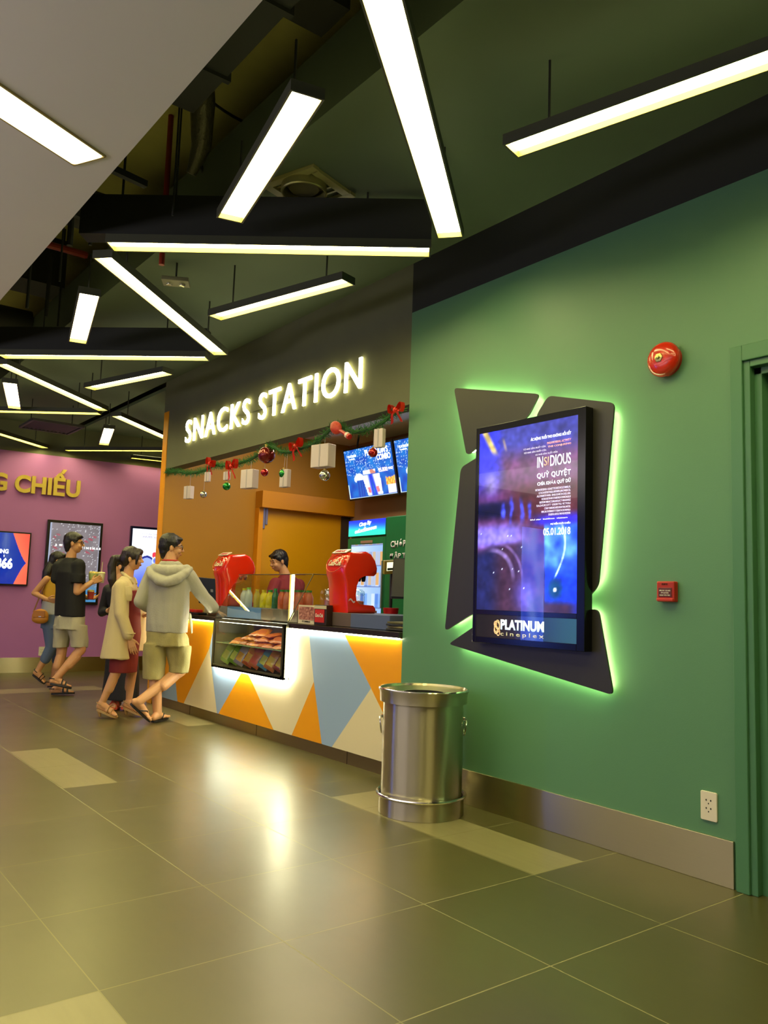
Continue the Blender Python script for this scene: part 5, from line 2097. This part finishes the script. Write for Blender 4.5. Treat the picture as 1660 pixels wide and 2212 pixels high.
sole(aL, tL, (-.025, -.055, .022), mat('flip_flop_black', (30, 26, 24), .5), t)
sole(aR, tR, hR_, mat('flip_flop_black', (30, 26, 24), .5), t)
head_bits(t, hc, FH, 1.06, True)
short_hair(t, hc, FH, 1.08, 1.02, 1.)
M_hood = mat('hoodie_grey', (170, 166, 148), .9, bump=.25, bscale=120.)
bm = BM()
loft(bm, [((.035, .0, .825), .205, .135, ft), ((.035, .0, .90), .208, .14, ft), ((.035, .0, 1.10), .205, .135, ft), ((.032, -.01, 1.28), .205, .132, ft), ((.03, -.01, 1.38), .185, .115, ft), ((.03, -.005, 1.44), .125, .09, ft), ((.03, 0, 1.475), .07, .06, ft)])
chain(bm, [(-.145, .04, 1.365), (-.232, -.015, 1.10), (-.15, .13, 1.03)], [.072, .062, .046])
chain(bm, [(.205, -.04, 1.365), (.345, .055, 1.165), (.435, .12, 1.06)], [.072, .062, .052])
cap(bm, (.38, .08, 1.12), (.41, .10, 1.045), .050, .038)
cloth(t, 'hooded_jacket', bm, M_hood, .012, 8., (1, 1, .35), 2.)
bm = BM()
hp = [(-.155, -.03, 1.405), (-.11, -.10, 1.345), (-.03, -.145, 1.30), (.05, -.160, 1.285), (.14, -.145, 1.315), (.205, -.105, 1.375), (.235, -.06, 1.415)]
chain(bm, hp, [.030, .040, .048, .050, .048, .036, .024])
chain(bm, [(-.12, -.02, 1.43), (-.05, -.09, 1.40), (.04, -.11, 1.385), (.13, -.095, 1.40), (.20, -.03, 1.425)], [.032, .045, .055, .05, .034])
chain(bm, [(-.06, .03, 1.46), (-.03, -.04, 1.455), (.05, -.06, 1.45), (.11, -.02, 1.45), (.12, .04, 1.44)], [.028, .036, .04, .036, .026])
cloth(t, 'hood', bm, M_hood, .008, 14., (1, 1, .6), 5.)
bm = BM()
chain(bm, [(.215, .09, .99), (.235, .10, .90), (.245, .10, .82)], [.018, .014, .008])
obj('open_jacket_front', remeshed(bm, .006, 2), mat('hoodie_edge', (190, 190, 160), .8), t, smooth=True, local=True)
bm = BM()
torus(bm, (.028, -.004, 1.487), .066, .012, n=28, m=8)
obj('red_collar', bm, mat('collar_red', (170, 40, 30), .8), t, smooth=True, local=True)
M_kh = mat('khaki_cloth', (158, 146, 92), .9, bump=.2, bscale=90.)
bm = BM()
loft(bm, [((.035, .0, .70), .205, .135, ft), ((.035, .0, .80), .195, .13, ft), ((.035, .0, .86), .185, .12, ft)])
loft(bm, [((-.070, .01, .39), .098, .095, 0), ((-.073, .01, .50), .100, .10, 0), ((-.07, .0, .72), .105, .12, 0)])
chain(bm, [(.13, .02, .74), (.155, .07, .53)], [.115, .098])
loft(bm, [((.150, .065, .45), .085, .090, .2), ((.155, .065, .52), .095, .098, .2), ((.145, .03, .70), .115, .12, .2)])
cloth(t, 'shorts', bm, M_kh, .016, 9., (1, 1, .5), 3.)

# --- girl in the beige trench coat
t = person('person in a beige trench coat over a red dress with a ponytail, in line', (2.846, 7.686, 0))
hc = (.003, 0, 1.505)
FH = fr((1, .12), -.06)
bm = BM()
add_head(bm, hc, FH, .99)
cap(bm, (-.012, 0, 1.43), (-.03, 0, 1.30), .046, .055)
loft(bm, [((-.02, 0, .75), .10, .14, 0), ((-.02, 0, 1.0), .085, .12, 0), ((-.03, 0, 1.2), .09, .15, 0), ((-.03, 0, 1.29), .06, .10, 0)])
chain(bm, [(-.035, -.15, 1.24), (-.01, -.19, .98), (.085, -.17, .755)], [.04, .034, .024])
hand(bm, (.088, -.17, .75), (.32, .05, -1), (0, 1, 0), .95, .25, 1)
chain(bm, [(-.035, .15, 1.24), (.02, .18, 1.0), (.12, .10, .96)], [.04, .034, .024])
hand(bm, (.12, .10, .96), (1, -.3, 0), (0, 0, 1), .95, .5, 1)
aB, tB, hB = (-.165, -.08, .14), (-.02, -.075, .022), (-.195, -.08, .085)
chain(bm, [(-.04, -.08, .80), (-.055, -.08, .42), aB], [.075, .050, .030])
chain(bm, [(-.075, -.08, .36), (-.105, -.08, .27)], [.046, .043])
foot(bm, aB, tB, hB)
aF, tF, hF = (.035, .09, .14), (.175, .085, .022), (.0, .09, .085)
chain(bm, [(.0, .08, .80), (.045, .09, .42), aF], [.075, .050, .030])
chain(bm, [(.035, .09, .36), (.030, .09, .27)], [.046, .043])
foot(bm, aF, tF, hF)
skin_body(t, bm)
M_san = mat('tan_sandal', (176, 140, 84), .5)
sole(aB, tB, hB, M_san, t, 'heeled_sandal', kind='band', heel_h=.075)
sole(aF, tF, hF, M_san, t, 'heeled_sandal', kind='band', heel_h=.075)
head_bits(t, hc, FH, .99)
c = Vector(hc)
bm = BM()
for p, r in (((0, -.012, .040), (.084, .098, .082)), ((0, -.048, .0), (.080, .066, .088)), ((0, .05, .07), (.058, .045, .034))):
    ell(bm, c + FH @ Vector(p), r, FH)
for k in (-1, 1):
    chain(bm, [c + FH @ Vector(p) for p in ((k * .03, .072, .075), (k * .058, .066, .04), (k * .068, .060, -.01), (k * .066, .058, -.05))], [.022, .016, .012, .006], 10)
    ell(bm, c + FH @ Vector((k * .066, .01, .03)), (.018, .045, .045), FH)
chain(bm, [(-.115, 0, 1.50), (-.165, -.01, 1.50), (-.18, -.02, 1.42), (-.165, -.03, 1.30), (-.15, -.03, 1.18)], [.04, .035, .042, .038, .012])
obj('hair', remeshed(bm, .005, 3, .5, .006, 22., (1, 1, .3), 4.), mat('brown_black_hair', (36, 24, 18), .4, bump=.5, bscale=90., stretch=(1, 1, .15)), t, smooth=True, local=True, angle=180)
bm = BM()
torus(bm, (-.148, -.005, 1.50), .032, .008, 'x', n=18, m=6)
obj('hair_tie', bm, M_blackm, t, smooth=True, local=True)
M_tr = mat('trench_beige', (206, 186, 138), .85, bump=.15, bscale=120.)
M_dr = mat('dress_red', (118, 22, 16), .7)
bm = BM()
loft(bm, [((-.008, 0, .425), .122, .150, 0), ((-.01, 0, .60), .125, .15, 0), ((-.0, 0, .80), .125, .145, 0), ((-.0, 0, 1.0), .11, .13, 0), ((-.01, 0, 1.2), .10, .13, 0)])
cloth(t, 'dress', bm, M_dr, .006, 7.)
bm = BM()
loft(bm, [((-.062, -.01, .555), .152, .20, 0), ((-.058, -.01, .70), .142, .195, 0), ((-.052, -.01, .90), .125, .185, 0), ((-.045, 0, 1.08), .108, .18, 0), ((-.040, 0, 1.22), .105, .175, 0), ((-.034, 0, 1.29), .075, .12, 0), ((-.025, 0, 1.335), .052, .065, 0)])
chain(bm, [(-.035, -.145, 1.235), (-.005, -.19, .98), (.075, -.175, .79)], [.066, .058, .050])
chain(bm, [(-.035, .145, 1.235), (.02, .18, 1.0), (.09, .12, .96)], [.066, .056, .046])
loft(bm, [((.125, .10, .62), .014, .085, -.3), ((.115, .10, .90), .016, .085, -.3), ((.08, .09, 1.08), .02, .07, -.3)])
cloth(t, 'trench_coat', bm, M_tr, .012, 8., (1, 1, .25), 6.)
bm = BM()
for sg in (-1, 1):
    chain(bm, [(-.075, sg * .03, 1.365), (-.035, sg * .062, 1.345), (.02, sg * .068, 1.305), (.045, sg * .055, 1.27)], [.016, .018, .02, .014], 10)
cloth(t, 'coat_collar', bm, M_tr, .002, 20., vox=.005, smooth=3)
bm = BM()
loft(bm, [((.0, -.165, 1.10), .075, .028, .1), ((-.0, -.165, 1.16), .080, .032, .1), ((-.012, -.15, 1.24), .075, .04, .1)])
cloth(t, 'shoulder_flap', bm, M_tr, .003, 20., vox=.005, smooth=3)
bm = BM()
torus(bm, (.076, -.175, .80), .053, .006, n=20, m=6)
obj('cuff_band', bm, M_tr, t, smooth=True, local=True)

# --- woman in the long black dress
t = person('person in a long black dress with sleeves, behind the beige coat, elbow out', (3.0, 8.25, 0))
hc = (-.075, 0, 1.445)
FH = fr((-.75, -.35), -.04)
bm = BM()
add_head(bm, hc, FH, .97)
cap(bm, (-.07, 0, 1.38), (-.05, 0, 1.25), .044, .05)
loft(bm, [((.03, 0, .7), .12, .10, 0), ((.0, 0, 1.0), .11, .09, 0), ((-.03, 0, 1.2), .12, .09, 0), ((-.04, 0, 1.25), .07, .06, 0)])
chain(bm, [(-.17, 0, 1.20), (-.235, .03, .96), (-.10, -.14, .99)], [.04, .034, .024])
hand(bm, (-.10, -.14, .99), (1, -.5, .1), (0, .3, 1), .92, .5, 1)
chain(bm, [(.10, 0, 1.20), (.17, .02, .95), (.08, -.14, .98)], [.04, .034, .024])
hand(bm, (.08, -.14, .98), (-1, -.5, .1), (0, .3, 1), .92, .5, -1)
aA, tA, hA = (.0, -.0, .075), (-.01, -.16, .03), (.0, .05, .022)
aB, tB, hB = (.12, .05, .075), (.11, -.11, .03), (.12, .10, .022)
chain(bm, [(-.02, 0, .7), (.0, 0, .4), aA], [.07, .05, .032])
foot(bm, aA, tA, hA)
chain(bm, [(.08, 0, .7), (.11, .03, .4), aB], [.07, .05, .032])
foot(bm, aB, tB, hB)
skin_body(t, bm)
head_bits(t, hc, FH, .97)
M_redshoe = mat('red_shoe', (226, 90, 60), .4)
sole(aA, tA, hA, M_redshoe, t, 'red_sandal', kind='band')
sole(aB, tB, hB, M_redshoe, t, 'red_sandal', kind='band')
c = Vector(hc)
bm = BM()
for p, r in (((0, -.012, .040), (.083, .096, .080)), ((0, -.048, -.01), (.078, .064, .092)), ((0, .045, .07), (.056, .045, .032)), ((0, -.07, -.09), (.06, .04, .07))):
    ell(bm, c + FH @ Vector(p), r, FH)
obj('hair', remeshed(bm, .006, 3, .5, .005, 20.), M_hair, t, smooth=True, local=True, angle=180)
bm = BM()
loft(bm, [((.030, .01, .10), .185, .17, 0), ((.028, .01, .35), .17, .155, 0), ((.018, .0, .60), .155, .135, 0), ((.004, 0, .85), .145, .12, 0), ((-.02, 0, 1.02), .125, .105, 0), ((-.035, 0, 1.18), .15, .11, 0), ((-.045, 0, 1.25), .10, .08, 0), ((-.06, 0, 1.30), .055, .055, 0)])
chain(bm, [(-.165, 0, 1.195), (-.225, .03, .965), (-.13, -.11, .985)], [.060, .050, .036])
chain(bm, [(.095, 0, 1.195), (.16, .02, .955), (.10, -.11, .975)], [.060, .050, .036])
cloth(t, 'long_dress', bm, mat('dress_black', (20, 18, 18), .75), .010, 6., (1, 1, .15), 8.)

# --- man in the black T-shirt carrying popcorn
t = person('person in a black T-shirt and light shorts walking with a popcorn tub, wearing glasses', (2.827, 9.49, 0))
hc = (.0, 0, 1.715)
FH = fr((.95, .25), -.03)
ft = math.radians(-33)
bm = BM()
add_head(bm, hc, FH, 1.04)
cap(bm, (-.012, 0, 1.65), (-.02, 0, 1.52), .052, .060)
loft(bm, [((.01, 0, .88), .15, .11, ft), ((.0, 0, 1.1), .15, .10, ft), ((-.02, 0, 1.35), .17, .115, ft), ((-.02, 0, 1.48), .12, .08, ft), ((-.02, 0, 1.53), .06, .055, ft)])
chain(bm, [(.115, -.10, 1.46), (.125, -.12, 1.165), (.245, -.03, 1.275)], [.052, .044, .028])
hand(bm, (.245, -.03, 1.275), (.75, .55, .45), (-.2, .9, .1), 1.0, .65, 1)
chain(bm, [(-.16, .10, 1.46), (-.10, .22, 1.16), (.14, .18, 1.10)], [.052, .044, .028])
hand(bm, (.14, .18, 1.10), (1, -.1, .05), (0, -.6, .8), 1.0, .6, -1)
aL, tL, hL = (-.07, .02, .095), (.095, .075, .032), (-.115, .0, .024)
aR, tR, hR_ = (-.035, -.12, .205), (.115, -.08, .105), (-.075, -.15, .150)
chain(bm, [(-.07, .04, .90), (-.065, .05, .51), aL], [.09, .058, .038])
chain(bm, [(-.07, .03, .42), (-.085, .02, .32)], [.052, .054])
foot(bm, aL, tL, hL)
chain(bm, [(.10, -.02, .90), (.175, -.02, .52), aR], [.09, .058, .038])
chain(bm, [(.14, -.04, .44), (.075, -.07, .35)], [.052, .054])
foot(bm, aR, tR, hR_)
skin_body(t, bm)
head_bits(t, hc, FH, 1.04, True)
short_hair(t, hc, FH, 1.04, 1.0, 9.)
M_bsan = mat('sandal_black', (26, 24, 22), .5)
sole(aL, tL, hL, M_bsan, t, 'sandal', kind='band')
sole(aR, tR, hR_, M_bsan, t, 'sandal', kind='band')
bm = BM()
loft(bm, [((.018, 0, .885), .196, .135, ft), ((.012, 0, 1.0), .192, .132, ft), ((.0, 0, 1.2), .188, .128, ft), ((-.018, 0, 1.38), .198, .130, ft), ((-.02, 0, 1.48), .155, .10, ft), ((-.02, 0, 1.545), .072, .068, ft)])
chain(bm, [(.110, -.10, 1.46), (.122, -.118, 1.31)], [.078, .070])
loft(bm, [((.123, -.118, 1.265), .073, .073, 0), ((.118, -.11, 1.36), .078, .075, 0)])
chain(bm, [(-.155, .10, 1.46), (-.14, .16, 1.32)], [.078, .070])
chain(bm, [(-.155, .02, 1.44), (-.175, .0, 1.30)], [.070, .052])
cloth(t, 't_shirt', bm, mat('tshirt_black', (14, 14, 15), .8), .008, 7., (1, 1, .4), 11.)
M_sh = mat('shorts_light', (178, 172, 146), .9, bump=.2, bscale=90.)
bm = BM()
loft(bm, [((.018, 0, .74), .198, .135, ft), ((.018, 0, .84), .192, .13, ft), ((.018, 0, .895), .182, .125, ft)])
loft(bm, [((-.072, .045, .53), .085, .09, 0), ((-.075, .045, .62), .092, .10, 0), ((-.065, .04, .78), .108, .12, 0)])
loft(bm, [((.150, -.02, .545), .088, .09, 0), ((.140, -.02, .64), .098, .10, 0), ((.105, -.02, .79), .115, .12, 0)])
cloth(t, 'shorts', bm, M_sh, .016, 9., (1, 1, .5), 13.)
g = Vector((2.827, 9.49, 0))
lx, ly = Vector((math.cos(YAW), -math.sin(YAW), 0)), Vector((math.sin(YAW), math.cos(YAW), 0))


def W3(x, y, z):
    return g + lx * x + ly * y + Vector((0, 0, z))


def tub(c, r0, r1, h, mside, mtop, name, label, cat, straw=False):
    t = thing(name, label, cat, c)
    bm = BM()
    lathe(bm, [(0, 0), (r0, 0), (r1, h), (r1 - .003, h), (r0 - .002, .004)], c, 28)
    obj('tub_wall' if not straw else 'cup_body', bm, mside, t, smooth=True)
    if not straw:
        random.seed(5)
        bm = BM()
        for k in range(60):
            a, q = random.uniform(0, 2 * PI), math.sqrt(random.random()) * (r1 - .010)
            ell(bm, (c.x + q * math.cos(a), c.y + q * math.sin(a), c.z + h - .004 + random.uniform(0, .018)), (random.uniform(.008, .013),) * 3, n=8, m=5)
        o = obj('popcorn', bm, mtop, t, smooth=True)
        o['kind'] = 'stuff'
    else:
        bm = BM()
        lathe(bm, [(r1 + .003, h - .004), (r1 + .003, h + .006), (r1 - .010, h + .014), (0, h + .014)], c, 24)
        obj('cup_lid', bm, mtop, t, smooth=True)
        obj('straw', tube(BM(), [(c.x, c.y, c.z + h + .01), (c.x + .004, c.y, c.z + h + .13)], .0045, 8), mat('straw_white', (220, 210, 180), .4), t)
    return t


M_pop = mat('popcorn_yellow', (236, 214, 130), .8, bump=.5, bscale=150.)
tub(W3(.232, .05, 1.265), .040, .052, .115, mat('tub_green_white', (176, 190, 120), .5), M_pop, 'popcorn_tub', 'pale green popcorn tub held up by the man in black', 'popcorn')
tub(W3(.312, .085, 1.275), .033, .042, .110, mat('cup_white', (220, 214, 180), .5), mat('lid_cream', (226, 216, 160), .5), 'drink_cup', 'pale drink cup with lid and straw held by the man in black', 'cup', True)
t = tub(W3(.20, .10, 1.085), .030, .040, .085, mat('tub_red', (196, 66, 54), .5), M_pop, 'popcorn_tub', 'small red popcorn tub in the lower hand of the man in black', 'popcorn')

# --- woman with the mustard bag, half hidden
t = person('person with long dark hair, yellow top and jeans walking behind the man in black', (2.876, 10.178, 0))
hc = (-.010, .0, 1.525)
FH = fr((.95, .3), -.03)
bm = BM()
add_head(bm, hc, FH, .97)
cap(bm, (-.02, 0, 1.45), (-.025, 0, 1.35), .044, .05)
loft(bm, [((-.0, 0, .80), .13, .14, 0), ((-.01, 0, 1.0), .10, .12, 0), ((-.03, 0, 1.2), .11, .14, 0), ((-.03, 0, 1.33), .06, .09, 0)])
chain(bm, [(-.075, -.14, 1.30), (-.215, -.13, 1.13), (-.02, -.21, 1.06)], [.042, .034, .024])
hand(bm, (-.02, -.21, 1.06), (1, -.1, -.1), (0, .8, .3), .92, .6, 1)
chain(bm, [(.0, .14, 1.30), (.06, .18, 1.08), (.16, .10, 1.12)], [.042, .034, .024])
hand(bm, (.16, .10, 1.12), (1, -.1, .2), (0, -.8, .3), .92, .6, -1)
aN, tN, hN = (-.115, -.10, .215), (-.030, -.08, .085), (-.155, -.10, .175)
chain(bm, [(-.01, -.07, .82), (.02, -.08, .50), aN], [.085, .052, .032])
chain(bm, [(-.01, -.085, .43), (-.045, -.09, .34)], [.045, .044])
foot(bm, aN, tN, hN)
aN2, tN2, hN2 = (.0, .08, .085), (.14, .07, .03), (-.045, .08, .024)
chain(bm, [(.02, .07, .82), (.05, .08, .48), aN2], [.085, .052, .032])
foot(bm, aN2, tN2, hN2)
skin_body(t, bm)
head_bits(t, hc, FH, .97)
sole(aN, tN, hN, M_bsan, t, 'dark_shoe', kind='band')
sole(aN2, tN2, hN2, M_bsan, t, 'dark_shoe', kind='band')
c = Vector(hc)
bm = BM()
for p, r in (((0, -.012, .040), (.084, .098, .080)), ((0, -.048, .0), (.080, .066, .090)), ((0, .045, .07), (.056, .045, .032)), ((0, -.085, -.10), (.085, .05, .11))):
    ell(bm, c + FH @ Vector(p), r, FH)
chain(bm, [(-.075, -.04, 1.46), (-.10, -.075, 1.38), (-.115, -.09, 1.28), (-.11, -.09, 1.20)], [.06, .058, .045, .015])
obj('hair', remeshed(bm, .006, 3, .5, .006, 20., (1, 1, .25)), M_hair, t, smooth=True, local=True, angle=180)
bm = BM()
loft(bm, [((-.012, 0, 1.02), .125, .145, 0), ((-.025, 0, 1.15), .125, .15, 0), ((-.03, 0, 1.28), .12, .15, 0), ((-.03, 0, 1.33), .085, .12, 0)])
cloth(t, 'yellow_top', bm, mat('top_yellow', (206, 160, 40), .8), .006, 8.)
bm = BM()
loft(bm, [((-.006, 0, .88), .145, .16, 0), ((-.010, 0, .97), .140, .155, 0), ((-.012, 0, 1.04), .132, .15, 0)])
cloth(t, 'striped_hem', bm, mat('hem_white', (190, 196, 190), .8), .006, 8.)
M_jn = mat('jeans_blue', (92, 110, 140), .85, bump=.2, bscale=120.)
bm = BM()
loft(bm, [((.0, 0, .72), .15, .165, 0), ((-.002, 0, .90), .142, .155, 0)])
chain(bm, [(-.01, -.07, .76), (.02, -.08, .50), (-.035, -.09, .36)], [.10, .070, .060])
chain(bm, [(.02, .07, .76), (.05, .08, .48), (.035, .08, .34)], [.10, .070, .060])
cloth(t, 'jeans', bm, M_jn, .008, 9., (1, 1, .5), 15.)
g2 = Vector((2.876, 10.178, 0))
b0 = g2 + lx * -.085 + ly * -.22 + Vector((0, 0, .78))
tb = thing('shoulder_bag', 'mustard brown shoulder bag at the side of the half hidden woman', 'bag', b0, -YAW)
bm = BM()
ell(bm, (0, 0, .085), (.098, .040, .085), n=24, m=14)
ell(bm, (0, 0, .05), (.100, .042, .055), n=24, m=14)
obj('bag_body', remeshed(bm, .006, 3), mat('bag_mustard', (190, 124, 34), .45), tb, smooth=True, local=True)
bm = BM()
tube(bm, [(-.085, .0, .13), (-.03, .05, .36), (.03, .08, .56)], .008, 6)
obj('bag_strap', bm, mat('strap_brown', (130, 84, 30), .5), tb, local=True)
obj('bag_flap', box(BM(), -.07, .07, -.045, -.036, .07, .15), mat('bag_mustard_dark', (170, 106, 28), .45), tb, local=True, bevel=.01)
obj('bag_clasp', box(BM(), .0, .03, -.050, -.044, .075, .085), M_chrome, tb, local=True)

# --- assistant behind the counter
t = person('person with short black hair and a maroon shirt working behind the counter, looking down', (4.7, 8.0, 0))
hc = (-.03, 0, 1.585)
FH = fr((-.80, -.55), -.30)
bm = BM()
add_head(bm, hc, FH, 1.04)
cap(bm, (.0, .01, 1.53), (.06, .03, 1.40), .052, .060)
loft(bm, [((.09, .03, .85), .15, .11, .6), ((.09, .03, 1.1), .15, .10, .6), ((.085, .03, 1.30), .16, .11, .6), ((.08, .03, 1.40), .10, .07, .6)])
chain(bm, [(-.05, -.08, 1.33), (-.10, -.22, 1.12), (-.12, -.36, 1.12)], [.05, .042, .028])
hand(bm, (-.12, -.36, 1.12), (.1, -1, -.1), (0, 0, -1), 1., .4, 1)
chain(bm, [(.20, .13, 1.33), (.20, -.05, 1.10), (.08, -.22, 1.10)], [.05, .042, .028])
hand(bm, (.08, -.22, 1.10), (-.4, -1, -.1), (0, 0, -1), 1., .4, -1)
for sx_ in (.02, .16):
    a0 = (sx_, .03 + sx_ * .5, .085)
    chain(bm, [(sx_, .03 + sx_ * .5, .86), (sx_, .03 + sx_ * .5, .48), a0], [.085, .055, .038])
    foot(bm, a0, (sx_ - .10, -.10 + sx_ * .5, .03), (sx_ + .03, .08 + sx_ * .5, .024))
skin_body(t, bm, .0055)
head_bits(t, hc, FH, 1.04)
short_hair(t, hc, FH, 1.04, 1.03, 21.)
bm = BM()
loft(bm, [((.09, .03, .80), .185, .135, .6), ((.09, .03, 1.0), .18, .13, .6), ((.085, .03, 1.28), .185, .13, .6), ((.08, .03, 1.38), .13, .09, .6), ((.065, .03, 1.43), .07, .065, .6)])
chain(bm, [(-.045, -.08, 1.325), (-.085, -.18, 1.18)], [.072, .062])
chain(bm, [(.195, .12, 1.325), (.20, .0, 1.17)], [.072, .062])
cloth(t, 'maroon_shirt', bm, mat('shirt_maroon', (140, 36, 48), .8), .008, 8., seed=17.)
bm = BM()
loft(bm, [((.09, .05, .70), .165, .125, .6), ((.09, .04, .82), .165, .12, .6)])
for sx_ in (.02, .16):
    chain(bm, [(sx_, .03 + sx_ * .5, .76), (sx_, .03 + sx_ * .5, .48), (sx_, .03 + sx_ * .5, .13)], [.095, .072, .06])
cloth(t, 'trousers', bm, mat('trousers_black', (24, 24, 26), .8), .006, 8., seed=19.)
